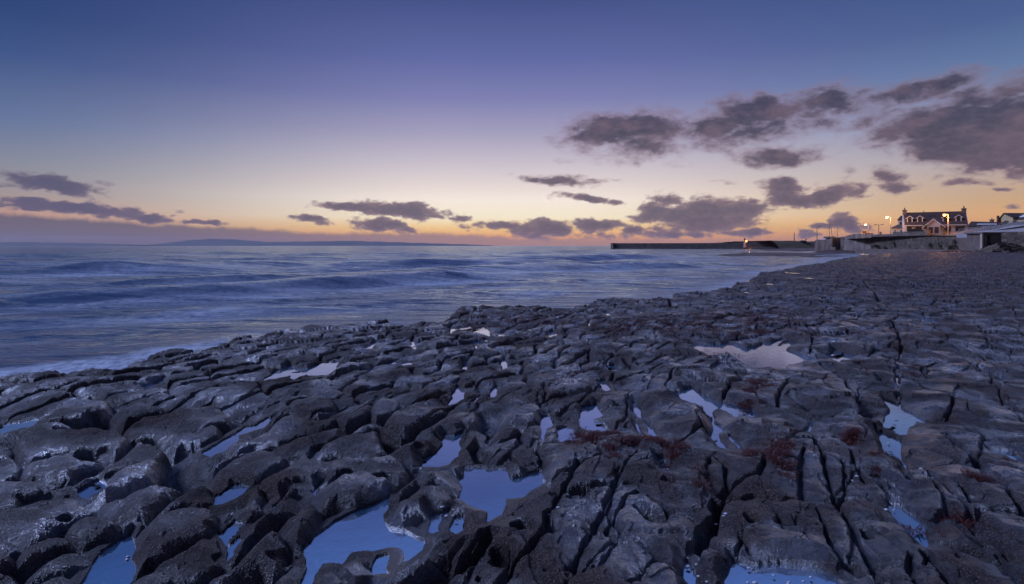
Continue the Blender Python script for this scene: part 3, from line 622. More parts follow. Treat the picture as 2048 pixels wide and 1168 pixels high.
    fs = np.maximum(fs, sstep(0, 1, (ppx-1600)/60)*sstep(0, 1, (y-188-6*pn(x/9, y/9, 183))/25))
    hf = -1.2+fs*(1.0+0.9*sstep(1520, 1700, ppx))+0.16*fbm(x, y, 6, 3, 185)
    h = np.where(fs > 0.01, np.maximum(h, hf), h)
    # ---- surface measures
    wet = np.clip(0.66+1.3*fbm(x, y, 1.3, 3, 201)+0.25*right, 0, 1)*(.45+.55*sstep(34, 10, r+4*pn(x/6, y/6, 205)))  # random wet patches, their sheen then cut down with distance from the viewer
    tone = np.zeros(x.shape)
    for (a, b, ra, rb, s) in WEED:
        q = world([(a, b), (a+ra, b), (a, b+rb)], 0.0); rx = q[1, 0]-q[0, 0]; ry = max(q[0, 1]-q[2, 1], .08)
        dd = ((x-q[0, 0])/rx)**2+((y-q[0, 1])/ry)**2
        tone = np.maximum(tone, (s if s > .1 else .55)*np.exp(-dd*1.2))
    tone = np.clip(tone*sstep(-.1, .4, fbm(x, y, .5, 3, 211))*1.1, 0, .72)
    return h, tone, wet, sd
WEED = [(1290,642,330,28,.09),(1600,650,200,24,.09),(1385,658,105,17,.8),(1330,648,90,14,.8),(1500,640,120,18,.7),(1550,625,90,14,.5),(1490,662,70,9,.6),(1100,640,150,22,.45),(980,640,110,18,.4),(1240,660,70,10,.4),(1205,872,60,8,.7),(1160,870,30,14,.6),(1290,882,42,8,.9),(1562,915,17,26,.8),
 (1400,960,14,14,.8),(1500,790,24,14,.6),(1505,770,30,10,.5),(1720,722,14,8,.5),(2030,926,30,8,.7),(1885,1030,46,10,.7),(1345,905,20,12,.5),(1395,898,14,6,.6),(1700,870,26,6,.6),(1450,715,40,9,.5),(1750,920,10,20,.25),(1830,735,12,8,.5),(1950,962,22,5,.5),(1215,560,0.1,.1,0),(1230,900,25,10,.6),(1495,910,20,10,.5)]

def build_grid(name, px0, px1, ncol, rows_y, z0, hfun, mtl, attrs):
    """a sheet of ground whose cells grow with distance; rows_y are depths in metres"""
    Y = np.array(rows_y); T = np.linspace((px0-CX)/F, (px1-CX)/F, ncol)
    X = Y[:, None]*T[None, :]; YY = np.repeat(Y[:, None], ncol, 1)
    res = hfun(X.ravel(), YY.ravel())
    nr = len(Y); co = np.empty((nr*ncol, 3), np.float32); co[:, 0] = X.ravel(); co[:, 1] = YY.ravel(); co[:, 2] = res[0]
    idx = np.arange(nr*ncol).reshape(nr, ncol)
    q = np.stack([idx[:-1, :-1], idx[:-1, 1:], idx[1:, 1:], idx[1:, :-1]], -1).reshape(-1, 4)
    keep = attrs.get('keep')
    if keep is not None:
        kk = keep(co, res)[q].any(1); q = q[kk]
        used = np.zeros(len(co), bool); used[q.ravel()] = True
        remap = np.cumsum(used)-1; co = co[used]; q = remap[q]
        res = tuple(r_[used] for r_ in res)
    me = bpy.data.meshes.new(name)
    me.vertices.add(len(co)); me.vertices.foreach_set('co', co.ravel())
    me.loops.add(q.size); me.loops.foreach_set('vertex_index', q.ravel().astype(np.int32))
    me.polygons.add(len(q)); me.polygons.foreach_set('loop_start', np.arange(0, q.size, 4, dtype=np.int32)); me.polygons.foreach_set('loop_total', np.full(len(q), 4, np.int32))
    me.polygons.foreach_set('use_smooth', np.ones(len(q), bool))
    for an, i in attrs['names']:
        a = me.attributes.new(an, 'FLOAT', 'POINT'); a.data.foreach_set('value', res[i].astype(np.float32))
    me.update(calc_edges=True); me.validate()
    me.materials.append(mtl)
    o = bpy.data.objects.new(name, me); COL.objects.link(o); o['kind'] = 'structure'
    return o
def rows(z, y_from, y_to, step):
    """depths for photo rows from y_from (near) to y_to (far)"""
    ys = np.arange(y_from, y_to, -step); return list((CZ-z)*F/(ys-HY))
FAST = 1.0
gr = rows(0, 1800, 1220, 5)+rows(0, 1220, 900, 1.15*FAST)+rows(0, 900, 640, 0.9*FAST)+rows(0, 640, 520, .62*FAST)+rows(0, 520, 500.5, 0.5)+rows(0, 500.5, 496.5, .25)
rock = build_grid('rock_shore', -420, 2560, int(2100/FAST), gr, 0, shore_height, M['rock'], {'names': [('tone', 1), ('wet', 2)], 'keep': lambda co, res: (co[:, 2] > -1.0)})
rock['label'] = 'dark wet limestone shore of rounded and jointed rocks'

def flat_sheet(name, pts, z, mtl):
    me = bpy.data.meshes.new(name); me.from_pydata([(a, b, z) for a, b in pts], [], [list(range(len(pts)))]); me.materials.append(mtl)
    o = bpy.data.objects.new(name, me); COL.objects.link(o); o['kind'] = 'structure'; return o
for i, (pa, pb) in enumerate(POOLW+[(world(p, POOL), None) for p in WETS]):       # water standing in each hollow
    scl = max(1.0, pa[:, 1].mean()/9); st = .03*scl
    gx = np.arange(pa[:, 0].min()-.15*scl, pa[:, 0].max()+.15*scl, st); gy = np.arange(pa[:, 1].min()-.15*scl, pa[:, 1].max()+.15*scl+.045*pa[:, 1].mean(), st)
    XX, YY = np.meshgrid(gx, gy); ok = (sdist(XX.ravel(), YY.ravel(), pa, .3*scl).reshape(XX.shape) > -.045*scl)
    ok |= (sdist(XX.ravel(), YY.ravel()-.045*pa[:, 1].mean(), pa, .3*scl).reshape(XX.shape) > -.03*scl) if pb is not None else ok
    ids = -np.ones(XX.shape, int); vs = []; fsx = []
    for r_ in range(len(gy)-1):
        for c_ in range(len(gx)-1):
            if ok[r_, c_]:
                q = []
                for (rr, cc) in ((r_, c_), (r_, c_+1), (r_+1, c_+1), (r_+1, c_)):
                    if ids[rr, cc] < 0: ids[rr, cc] = len(vs); vs.append((gx[cc], gy[rr], POOL-0.0003*i-(0.006 if i >= len(POOLW) else 0)))
                    q.append(ids[rr, cc])
                fsx.append(q)
    if fsx:         # no water sheet out over the edge of the shore
        cc = np.array([np.mean([vs[j][:2] for j in q], 0) for q in fsx]); dl, il = seg_dist(cc[:, 0], cc[:, 1], LAND)
        fsx = [q for q, d_, i_ in zip(fsx, dl, il) if i_ and d_ > .5+.03*scl*9]
    if not fsx: continue
    me = bpy.data.meshes.new('pool_water'); me.from_pydata(vs, [], fsx); me.materials.append(M['pool'])
    o = bpy.data.objects.new('pool_water', me); COL.objects.link(o); o['kind'] = 'structure'

# ------------------------------------------------------------------ sea
DIRN = (-math.sin(math.radians(37)), math.cos(math.radians(37)))     # across the swell
SWELL = [  # crest line in photo px, height m, half width m
 ([(-400,632),(-100,612),(0,603),(300,592),(600,576),(760,565),(980,556),(1180,545)],.50,2.0),([(420,572),(700,560),(900,549),(1200,536),(1420,531)],.30,2.4),
 ([(-300,562),(-100,550),(0,546),(170,541),(400,540),(560,536)],.62,4.0),([(100,543),(300,537),(500,533),(740,529)],.45,4),([(240,526),(400,521),(620,520),(800,519)],.65,6),
 ([(440,513),(600,511),(860,512),(1020,511)],.65,8),([(560,538),(680,535),(820,533),(1010,532),(1160,529)],.6,4.0),([(680,523),(860,520),(1060,517),(1250,516),(1440,513)],.62,7),([(780,528),(940,525),(1150,521),(1320,519),(1500,516)],.5,5),
 ([(840,549),(1000,540),(1150,532),(1300,527),(1480,524)],.38,3.2),([(-100,530),(80,523),(220,522),(400,524)],.5,6),([(0,509),(200,507),(460,508),(600,508)],.6,9),([(840,507),(1000,506),(1200,506),(1400,505)],.6,10),([(1130,511),(1300,509),(1460,509)],.35,7),
 ([(-300,520),(-60,515),(160,514)],.5,7),([(100,583),(240,572),(420,564),(620,552)],.16,1.8),([(300,626),(430,614),(580,602)],.07,.8),([(620,598),(780,590),(900,584)],.06,.9),([(900,575),(1060,566),(1200,560)],.09,1.2),([(1150,563),(1300,551),(1430,545)],.10,1.4),([(1000,590),(1120,583),(1230,577)],.06,.8)]
SWW = [(world(p, SEA), a, w) for p, a, w in SWELL]
SH2 = world(SHORE, SEA)
def sea_height(x, y):
    x = x.astype(float); y = y.astype(float); r = np.hypot(x, y)
    z = np.zeros(x.shape)
    a = x*math.cos(math.radians(37))+y*math.sin(math.radians(37)); c = x*DIRN[0]+y*DIRN[1]
    foam = np.zeros(x.shape)
    for (q, amp, w) in SWW:
        lo = q.min(0)-w*6; hi = q.max(0)+w*6
        k = (x > lo[0]) & (x < hi[0]) & (y > lo[1]) & (y < hi[1])
        if not k.any(): continue
        X, Y = x[k]+1.2*pn(x[k]/9, y[k]/9, 301), y[k]+.12*w*pn(x[k]/6, y[k]/6, 302)
        d, _ = seg_dist(X, Y, q, False)
        yc = np.interp(X, q[:, 0], q[:, 1]); behind = Y > yc
        ww = np.where(behind, w*1.7, w*.75)
        x0_, x1_ = q[:, 0].min(), q[:, 0].max(); tt = np.clip((X-x0_)/(x1_-x0_+1e-6), 0, 1); env = np.sin(math.pi*tt)**.7
        env = env*(.8+.35*sstep(-.5, .5, pn(X/(5*w), Y/(5*w), 303)))
        z[k] += amp*1.25*np.exp(-(d/ww)**2)*env
        foam[k] += 0.9*env*np.exp(-((d-w*2.0)/(w*.9))**2)*np.where(behind, .35, 1.)
    f2 = sstep(600, 60, r)
    z += 0.10*f2*fbm(a/3.5, c/1.6, 1.0, 4, 311)*sstep(6, 30, r)+0.13*pn(a/30, c/9, 315)*sstep(20, 60, r)+.25*pn(a/60, c/16, 316)*sstep(60, 150, r)
    z += 0.022*fbm(a/.9, c/.45, 1.0, 3, 321)*sstep(120, 20, r)
    ph = c/12.5+.55*pn(a/45, c/22, 351)+.2*pn(a/14, c/9, 352)
    tr = np.sin(2*math.pi*ph); tr = np.sign(tr)*np.abs(tr)**1.0; gr_ = sstep(-.35, .4, pn(a/38, c/14, 353))
    z += .21*tr*gr_*sstep(26, 45, r)*sstep(900, 300, r)+.13*np.sin(2*math.pi*(c/4.6+.5*pn(a/16, c/8, 354)))*sstep(14, 24, r)*sstep(140, 60, r)*(.4+gr_)*.5
    foam += .35*gr_*sstep(.2, .9, -tr)*sstep(26, 45, r)
    d, _ = seg_dist(x, y, SH2, False)
    fm = foam*.5+0.62*sstep(-.15, .45, fbm(a/9, c/3, 1.0, 4, 331))+.05
    fm *= sstep(260, 60, r)*.85+.15
    left = sstep(0, -3.2, x+ .0)
    edge = np.exp(-(np.maximum(d-.30, 0)/.35)**2)*left*sstep(19, 13, r)
    z += 0.05*edge*fbm(x, y, .25, 3, 341)+edge*.02
    fm = fm*sstep(.4, 3.0, d)*.9+edge*1.9+.75*np.exp(-(d/(.5+.02*r))**2)*sstep(15, 40, r)
    return SEA+z*sstep(.2, 2.5, d)+.05*edge*fbm(x, y, .3, 3, 343), np.clip(fm, 0, 1.6)
sr = rows(SEA, 1000, 770, 3)+rows(SEA, 770, 520, 0.8)+rows(SEA, 520, 500, .5)+rows(SEA, 500, 494.2, .3)+[1300, 1700, 2300]
sea = build_grid('sea', -420, 2100, 1000, sr, SEA, sea_height, M['sea'], {'names': [('foam', 1)]})
def far_sheet():
    Rs = [2300, 4000, 8000, 16000, 40000]; n = 48; v = []; f = []
    # the sea from the near sheet to the horizon, and the sides out of view
    me = bpy.data.meshes.new('far_sea'); z = SEA-.15
    pts = [(-40000, -2500), (-2200, -2500), (-2200, 2290), (2200, 2290), (2200, -2500), (40000, -2500), (40000, 40000), (-40000, 40000)]
    me.from_pydata([(a, b, z) for a, b in pts], [], [[0, 1, 2, 7], [2, 3, 6, 7], [3, 4, 5, 6]]); me.materials.append(M['sea'])
    o = bpy.data.objects.new('distant_sea', me); COL.objects.link(o); o['kind'] = 'structure'
far_sheet()
#@@REST
# ------------------------------------------------------------------ builders
def WX(px, D): return (px-CX)/F*D
def WZ(py, D): return CZ-(py-HY)/F*D
class MB:
    def __init__(s): s.v = []; s.f = []
    def box(s, x0, x1, y0, y1, z0, z1, top=None):
        i = len(s.v); t = top or (x0, x1, y0, y1)
        s.v += [(x0, y0, z0), (x1, y0, z0), (x1, y1, z0), (x0, y1, z0), (t[0], t[2], z1), (t[1], t[2], z1), (t[1], t[3], z1), (t[0], t[3], z1)]
        s.f += [[i+a for a in q] for q in ((3, 2, 1, 0), (4, 5, 6, 7), (0, 1, 5, 4), (1, 2, 6, 5), (2, 3, 7, 6), (3, 0, 4, 7))]; return s
    def prism(s, A, B):
        i = len(s.v); n = len(A); s.v += list(A)+list(B)
        s.f += [[i+k for k in range(n)][::-1], [i+n+k for k in range(n)]]
        s.f += [[i+k, i+(k+1) % n, i+n+(k+1) % n, i+n+k] for k in range(n)]; return s
    def xz(s, pts, y0, y1): return s.prism([(a, y0, b) for a, b in pts], [(a, y1, b) for a, b in pts])
    def yz(s, pts, x0, x1): return s.prism([(x0, a, b) for a, b in pts], [(x1, a, b) for a, b in pts])
    def tube(s, P, r, n=8):
        P = [Vector(p) for p in P]; rs = r if isinstance(r, (list, tuple)) else [r]*len(P); i = len(s.v)
        for k, p in enumerate(P):
            d = (P[min(k+1, len(P)-1)]-P[max(k-1, 0)]).normalized(); a = d.cross(Vector((0, 1, 0) if abs(d.y) < .9 else (1, 0, 0))).normalized(); b = d.cross(a)
            for j in range(n):
                t = 2*math.pi*j/n; s.v.append(tuple(p+a*math.cos(t)*rs[k]+b*math.sin(t)*rs[k]))
        for k in range(len(P)-1):
            for j in range(n): s.f.append([i+k*n+j, i+k*n+(j+1) % n, i+(k+1)*n+(j+1) % n, i+(k+1)*n+j])
        s.f += [[i+j for j in range(n)][::-1], [i+(len(P)-1)*n+j for j in range(n)]]; return s
    def ball(s, c, rx, ry, rz, n=12, m=8):
        i = len(s.v)
        for a in range(m+1):
            t = math.pi*a/m
            for b in range(n):
                p = 2*math.pi*b/n; s.v.append((c[0]+rx*math.sin(t)*math.cos(p), c[1]+ry*math.sin(t)*math.sin(p), c[2]+rz*math.cos(t)))
        for a in range(m):
            for b in range(n): s.f.append([i+a*n+b, i+(a+1)*n+b, i+(a+1)*n+(b+1) % n, i+a*n+(b+1) % n])
        return s
    def build(s, name, mtl, parent=None, smooth=False):
        me = bpy.data.meshes.new(name); me.from_pydata(s.v, [], s.f); me.validate(); me.materials.append(mtl)
        if smooth: me.polygons.foreach_set('use_smooth', [True]*len(me.polygons))
        o = bpy.data.objects.new(name, me); COL.objects.link(o)
        if parent is not None: o.parent = parent
        return o
def tag(o, label, cat, group=None):
    o['label'] = label; o['category'] = cat
    if group: o['group'] = group
    return o
def thing(name, label, cat, loc, rz=0.0, group=None):
    o = bpy.data.objects.new(name, None); COL.objects.link(o); o.location = loc; o.rotation_euler = (0, 0, rz); o.empty_display_size = .3
    return tag(o, label, cat, group)
def frame(pxa, Da, pxb, Db):
    """origin, heading and length of a front seen from pxa at Da to pxb at Db"""
    a = (WX(pxa, Da), Da); b = (WX(pxb, Db), Db)
    return a, math.atan2(b[1]-a[1], b[0]-a[0]), math.hypot(b[0]-a[0], b[1]-a[1])
def stone_nodes(c1, c2, mortar, sc):
    def fn(k, b, tcn):
        mp = k.node('ShaderNodeMapping'); mp.inputs['Scale'].default_value = (1, 1, 1.9); k.put(mp.inputs[0], tcn)
        v = k.node('ShaderNodeTexVoronoi'); v.inputs['Scale'].default_value = sc; k.put(v.inputs['Vector'], mp.outputs[0])
        v2 = k.node('ShaderNodeTexVoronoi', feature='DISTANCE_TO_EDGE'); v2.inputs['Scale'].default_value = sc; k.put(v2.inputs['Vector'], mp.outputs[0])
        sp = k.node('ShaderNodeSeparateColor'); k.put(sp.inputs[0], v.outputs['Color'])
        c = k.mix(sp.outputs[0], c1, c2)
        c = k.mix(k.maprange(k.noise(tcn, .35, 5, .65), .42, .62, 0, .75), c, (c1[0]*.45, c1[1]*.45, c1[2]*.4, 1))
        c = k.mix(k.maprange(k.noise(tcn, 1.7, 4, .7), .62, .72, 0, .8), c, (.42, .38, .34, 1))
        c = k.mix(k.maprange(v2.outputs['Distance'], .08, .02), c, mortar)
        k.put(b.inputs['Base Color'], c)
        bn = k.node('ShaderNodeBump'); bn.inputs['Strength'].default_value = 1; bn.inputs['Distance'].default_value = .12
        k.put(bn.inputs['Height'], k.math('ADD', k.maprange(v2.outputs['Distance'], 0, .12), k.noise(tcn, 6, 4, .6))); k.put(b.inputs['Normal'], bn.outputs[0])
    return fn
def stain_nodes(c1, c2):
    def fn(k, b, tcn):       # rain streaks running down a cast wall
        mp = k.node('ShaderNodeMapping'); mp.inputs['Scale'].default_value = (1, 1, .12); k.put(mp.inputs[0], tcn)
        c = k.mix(k.maprange(k.noise(mp.outputs[0], .9, 6, .65), .40, .62), c1, c2)
        c = k.mix(k.maprange(k.noise(tcn, .5, 5, .6), .5, .68, 0, .7), c, (.07, .062, .055, 1))
        k.put(b.inputs['Base Color'], c)
    return fn
M['stone'] = mat('rubble_stone', stone_nodes((.12, .088, .066, 1), (.26, .19, .14, 1), (.075, .058, .048, 1), 1.6), rough=.9)
M['stone2'] = mat('garden_stone', stone_nodes((.25, .20, .16, 1), (.42, .34, .27, 1), (.16, .14, .12, 1), 3.0), rough=.9)
M['pierstone'] = mat('pier_stone', base=(.085, .07, .062), rough=.9, var=.45, vscale=.3)
M['concrete'] = mat('cast_concrete', stain_nodes((.15, .115, .095, 1), (.29, .225, .185, 1)), rough=.85)
M['darkconcrete'] = mat('weathered_concrete', base=(.15, .112, .095), rough=.9, var=.4, vscale=.8, bump=.6, bscale=3)
M['white'] = mat('white_render', base=(.46, .40, .38), rough=.8, var=.08, vscale=.7)
M['whitewall'] = mat('whitewashed_wall', base=(.36, .32, .32), rough=.8, var=.12, vscale=.5)
M['trim'] = mat('white_trim', base=(.72, .70, .68), rough=.6)
M['slate'] = mat('roof_slate', base=(.062, .034, .028), rough=.85, var=.3, vscale=2)
M['brownroof'] = mat('brown_roof', base=(.09, .065, .055), rough=.7, var=.3, vscale=2)
M['glass'] = mat('window_glass', base=(.03, .03, .035), rough=.12, spec=.8)
M['frame'] = mat('brown_frame', base=(.06, .035, .03), rough=.6)
M['yellow'] = mat('yellow_render', base=(.48, .38, .20), rough=.85, var=.1, vscale=.6)
M['buff'] = mat('buff_render', base=(.45, .36, .27), rough=.85, var=.15, vscale=.6)
M['dull'] = mat('dull_render', base=(.18, .125, .10), rough=.9, var=.2, vscale=.5)
M['metal'] = mat('grey_metal', base=(.20, .19, .19), rough=.45, metal=.4)
M['galv'] = mat('galvanised_rail', base=(.34, .30, .28), rough=.6)
M['carpaint'] = mat('black_car_paint', base=(.02, .022, .03), rough=.2, spec=.8)
M['rubber'] = mat('black_rubber', base=(.02, .02, .02), rough=.8)
M['red'] = mat('red_sign_paint', base=(.50, .04, .03), rough=.5)
M['orange'] = mat('orange_board', base=(.55, .20, .05), rough=.6, var=.2, vscale=3)
M['bulb'] = mat('lit_lamp', base=(1, .7, .4), emis=(1.0, .62, .30), estr=3.0)
M['bulbo'] = mat('lit_orange_lamp', base=(1, .5, .2), emis=(1.0, .42, .10), estr=3.2)
M['hull'] = mat('pale_boat_paint', base=(.42, .44, .50), rough=.4, var=.1)
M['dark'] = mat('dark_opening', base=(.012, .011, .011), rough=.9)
M['ground'] = mat('road_ground', base=(.12, .11, .10), rough=.9, var=.3, vscale=.3)
M['grass'] = mat('short_grass', base=(.085, .062, .032), rough=.95, var=.5, vscale=.12, bump=.5, bscale=2)
M['leaf'] = mat('dull_leaves', base=(.075, .07, .032), rough=.8, var=.5, vscale=2)
M['hedge'] = mat('hedge_leaves', base=(.045, .055, .025), rough=.8, var=.4, vscale=2)
M['weed'] = mat('red_seaweed', base=(.075, .017, .012), rough=.5, var=.7, vscale=9, spec=.35)
M['shell'] = mat('pale_shell', base=(.55, .55, .60), rough=.4)
M['hill'] = mat('heath', base=(.10, .10, .09), rough=1, var=.3, vscale=.002)

# ------------------------------------------------------------------ far shore and pier
def ridge(name, pts, D, depth, seed, label):
    rr = np.random.RandomState(seed); xs = np.arange(pts[0][0], pts[-1][0]+.1, 6.0); ys = np.interp(xs, [p[0] for p in pts], [p[1] for p in pts])
    n = len(xs); v = []; f = []
    for j, (dy, k) in enumerate(((-1, 0), (-.5, .55), (0, 1), (.6, .7), (1.4, 0))):
        for i in range(n):
            d = D+dy*depth; hgt = max(WZ(ys[i]+.35*math.sin(i*.9+seed)*(ys[i] < 489), D)-SEA, .5)*k
            hgt *= 1+.10*float(pn(np.array([xs[i]/40.0]), np.array([dy*1.7]), seed)[0])*(k != 1)
            v.append(((xs[i]-CX)/F*D*(d/D if False else 1), d, SEA-1+hgt+(1 if k else 0)))
    for j in range(4):
        for i in range(n-1): f.append([j*n+i, j*n+i+1, (j+1)*n+i+1, (j+1)*n+i])
    me = bpy.data.meshes.new(name); me.from_pydata(v, [], f); me.materials.append(M['hill'])
    me.polygons.foreach_set('use_smooth', [True]*len(me.polygons))
    o = bpy.data.objects.new(name, me); COL.objects.link(o); o['kind'] = 'structure'; o['label'] = label
ridge('distant_hills', [(330,488),(370,481),(420,477.5),(470,479),(540,484),(620,483),(700,481.5),(780,484),(860,486.5),(940,489),(985,491)], 9500, 900, 3, 'far low hills across the bay, faint in the haze')
ridge('distant_headland', [(-400,484),(-200,484),(0,484.5),(60,484),(140,485.5),(200,487),(260,489.5),(300,491)], 7000, 700, 5, 'low dark headland on the far left horizon')

def long_wall(name, A, B, z0, ztops, thick, mtl, parent, batter=0.0, n=None):
    """a wall along A-B with a varying top; ztops: list of (t, z)"""
    ts = [t for t, _ in ztops]; d = Vector((B[0]-A[0], B[1]-A[1], 0)); nrm = Vector((-d.y, d.x, 0)).normalized()
    if nrm.y < 0: nrm = -nrm
    m = MB(); n = len(ztops); i = 0
    fr = []; bk = []
    for t, z in ztops:
        p = Vector((A[0], A[1], 0))+d*t
        fr.append((p-nrm*batter, p, z)); bk.append(p+nrm*thick)
    for k, (pb, pt, z) in enumerate(fr): m.v += [(pb.x, pb.y, z0), (pt.x, pt.y, z), (bk[k].x, bk[k].y, z), (bk[k].x, bk[k].y, z0)]
    for k in range(n-1):
        a, b = 4*k, 4*(k+1)
        m.f += [[a, b, b+1, a+1], [a+1, b+1, b+2, a+2], [a+2, b+2, b+3, a+3]]
    m.f += [[0, 1, 2, 3], [4*(n-1)+3, 4*(n-1)+2, 4*(n-1)+1, 4*(n-1)]]
    return m.build(name, mtl, parent)
pier = thing('breakwater', 'long dark stone breakwater lying flat on the horizon', 'breakwater', (0, 0, 0))
pa, pb_ = (WX(1227, 470), 470), (WX(1600, 418), 418)
long_wall('wall', pa, pb_, -1.6, [(0, WZ(486.4, 470)), (.4, WZ(486.3, 450)), (.66, WZ(485.7, 436)), (.73, WZ(484.0, 432)), (1, WZ(484.6, 418))], 9, M['pierstone'], pier, 1.6)
long_wall('quay', (WX(1420, 432), 432), (WX(1640, 400), 400), -1.6, [(0, -.4), (.2, .5), (.5, 1.0), (1, 1.2)], 8, M['pierstone'], pier, .8)
MB().box(WX(1225.5, 470), WX(1229, 470), 468, 480, -1.6, WZ(486, 470)).build('pier_end', M['pierstone'], pier)
# beacon at the root of the breakwater
bx, bd = WX(1489.5, 421), 421
bcn = thing('harbour_beacon', 'small harbour light tower glowing orange against the breakwater', 'beacon', (bx, bd, .6))
MB().tube([(0, 0, 0), (0, 0, 1.2), (0, 0, 5.6)], [1.0, .75, .62], 10).build('tower', M['white'], bcn)
MB().tube([(0, 0, 5.6), (0, 0, 6.6), (0, 0, 7.0)], [.75, .5, .1], 10).build('cap', M['pierstone'], bcn)
MB().ball((1.0, -.4, 4.6), .75, .75, .75).build('lamp', M['bulbo'], bcn, True)
def point(name, loc, e, col, rad=.3):
    l = bpy.data.lights.new(name, 'POINT'); l.energy = e; l.color = col; l.shadow_soft_size = rad
    o = bpy.data.objects.new(name, l); COL.objects.link(o); o.location = loc; return o
point('beacon_light', (bx+2.2, bd-3.4, 3.2), 420, (1, .30, .05))

# grassy headland
def land_patch(name, px0, px1, D0, D1, zf, mtl, label, nx=90, ny=30):
    xs = np.linspace(WX(px0, (D0+D1)/2), WX(px1, (D0+D1)/2), nx); ys = np.linspace(D0, D1, ny)
    XX, YY = np.meshgrid(xs, ys); ZZ = zf(XX, YY)
    v = np.stack([XX.ravel(), YY.ravel(), ZZ.ravel()], 1); ids = np.arange(nx*ny).reshape(ny, nx)
    f = np.stack([ids[:-1, :-1], ids[:-1, 1:], ids[1:, 1:], ids[1:, :-1]], -1).reshape(-1, 4)
    me = bpy.data.meshes.new(name); me.from_pydata(v.tolist(), [], f.tolist()); me.materials.append(mtl); me.polygons.foreach_set('use_smooth', [True]*len(f))
    o = bpy.data.objects.new(name, me); COL.objects.link(o); o['kind'] = 'structure'; o['label'] = label; return o
def zhead(x, y):
    t = (x-WX(1494, 400))/(WX(1640, 400)-WX(1494, 400))
    top = np.interp(t, [-.2, 0, .08, .35, .6, .8, 1.2, 2], [1.2, 4.2, 4.6, 5.5, 5.2, 4.9, 4.9, 4.5])
    f = sstep(0, 1, (y-388-4*pn(x/12, y/12, 401))/12)
    return -1.0+(top+1.0)*f*(1+.04*pn(x/6, y/6, 402))-.8*sstep(440, 520, y)
land_patch('headland', 1488, 1800, 380, 520, zhead, M['grass'], 'low grassy headland between the breakwater and the harbour wall')
t = thing('marker_pillar', 'slender pale pillar standing alone on the grassy headland', 'pillar', (WX(1588.5, 402), 402, 4.8))
MB().tube([(0, 0, -.5), (0, 0, 6.0)], [.42, .26], 8).build('shaft', M['galv'], t); MB().tube([(0, 0, 6.0), (0, 0, 6.5)], [.18, .05], 8).build('finial', M['metal'], t)
t = thing('signpost', 'small dark signpost on the headland right of the pale pillar', 'signpost', (WX(1612, 400), 400, 4.7))
MB().tube([(0, 0, -.4), (0, 0, 1.9)], .09, 6).build('post', M['metal'], t); MB().box(-.45, .45, -.05, .05, 1.2, 1.95).build('panel', M['metal'], t)
t = MB().ball((0, 0, .2), 2.6, 2.0, .9, 14, 8).build('mound_rock', M['pierstone'], None, True); t.name = 'boulder'; t.location = (WX(1606, 398), 398, 4.6); tag(t, 'rounded dark boulder on the headland left of the small signpost', 'boulder')

# ------------------------------------------------------------------ harbour walls, terrace
hw = thing('harbour_wall', 'tall pale cast concrete harbour wall with rain streaks', 'wall', (0, 0, 0))
long_wall('wing_wall', (WX(1630, 212), 212), (WX(1664, 208), 208), -.8, [(0, WZ(480.5, 212)), (.3, WZ(479.5, 211)), (1, WZ(478, 208))], 1.2, M['concrete'], hw, .5)
long_wall('recessed_panel', (WX(1664.3, 213), 213), (WX(1683, 213), 213), -.8, [(0, WZ(476, 213)), (1, WZ(474.5, 213))], 1.2, M['darkconcrete'], hw)
long_wall('pilaster', (WX(1681, 207), 207), (WX(1690, 206), 206), -.8, [(0, WZ(474, 207)), (1, WZ(473, 206))], 5, M['concrete'], hw, .1)
long_wall('main_wall', (WX(1690.3, 205), 205), (WX(1748, 196), 196), -.8, [(0, WZ(472.5, 205)), (.1, WZ(470.5, 204)), (.35, WZ(467.4, 202)), (.6, WZ(468, 200)), (1, WZ(469.5, 196))], 1.0, M['concrete'], hw, .9)
MB().box(WX(1662, 207), WX(1666, 207), 204.5, 207.5, -.8, 1.4).build('buttress', M['darkconcrete'], hw)
sw = thing('sea_wall', 'long brown rubble stone sea wall below the white house', 'wall', (0, 0, 0))
long_wall('stone_face', (WX(1745, 196), 195.4), (WX(1920, 157), 157), -.6, [(0, WZ(470.5, 195.4)), (.5, WZ(471, 175)), (1, WZ(471.3, 157))], .9, M['stone'], sw, .3)
long_wall('coping', (WX(1745, 196), 195.1), (WX(1920, 157), 156.7), WZ(471, 176)-.1, [(0, WZ(469.9, 195.1)), (.5, WZ(470.3, 175)), (1, WZ(470.5, 156.7))], 1.4, M['darkconcrete'], sw)
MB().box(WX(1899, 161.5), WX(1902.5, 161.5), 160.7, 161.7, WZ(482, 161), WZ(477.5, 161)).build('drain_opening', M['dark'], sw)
def zterr(x, y):
    px = CX+F*x/y
    z = 4.6+1.35*sstep(166, 184, y)-0.0*x
    z = z+(.5*sstep(195, 240, y))-1.0*sstep(1790, 1740, px)*sstep(180, 190, y)
    return z
vv = []; 
def terrace():
    # the road level behind the sea wall, following its line
    n = 60; rowsn = 14; v = []; f = []
    for i in range(n):
        t = i/(n-1)*1.9; ax, ay = WX(1690, 205), 206.5; bx_, by_ = WX(1920, 157), 158.2
        x0 = ax+(bx_-ax)*t; y0 = ay+(by_-ay)*t
        for j in range(rowsn):
            s = j/(rowsn-1); x = x0+s*70*.55; y = y0+s*70*.83
            z = 4.75+.45*(1-min(t, 1))*.0+1.25*float(sstep(6, 22, np.array([s*70.]))[0])+max(0, t-1)*5.5*1.0
            if t < .28: z -= .35*(.28-t)/.28
            v.append((x, y, z-.25))
    for i in range(n-1):
        for j in range(rowsn-1): f.append([i*rowsn+j, (i+1)*rowsn+j, (i+1)*rowsn+j+1, i*rowsn+j+1])
    me = bpy.data.meshes.new('road'); me.from_pydata(v, [], f); me.materials.append(M['ground']); o = bpy.data.objects.new('road', me); COL.objects.link(o); o['kind'] = 'structure'
terrace()
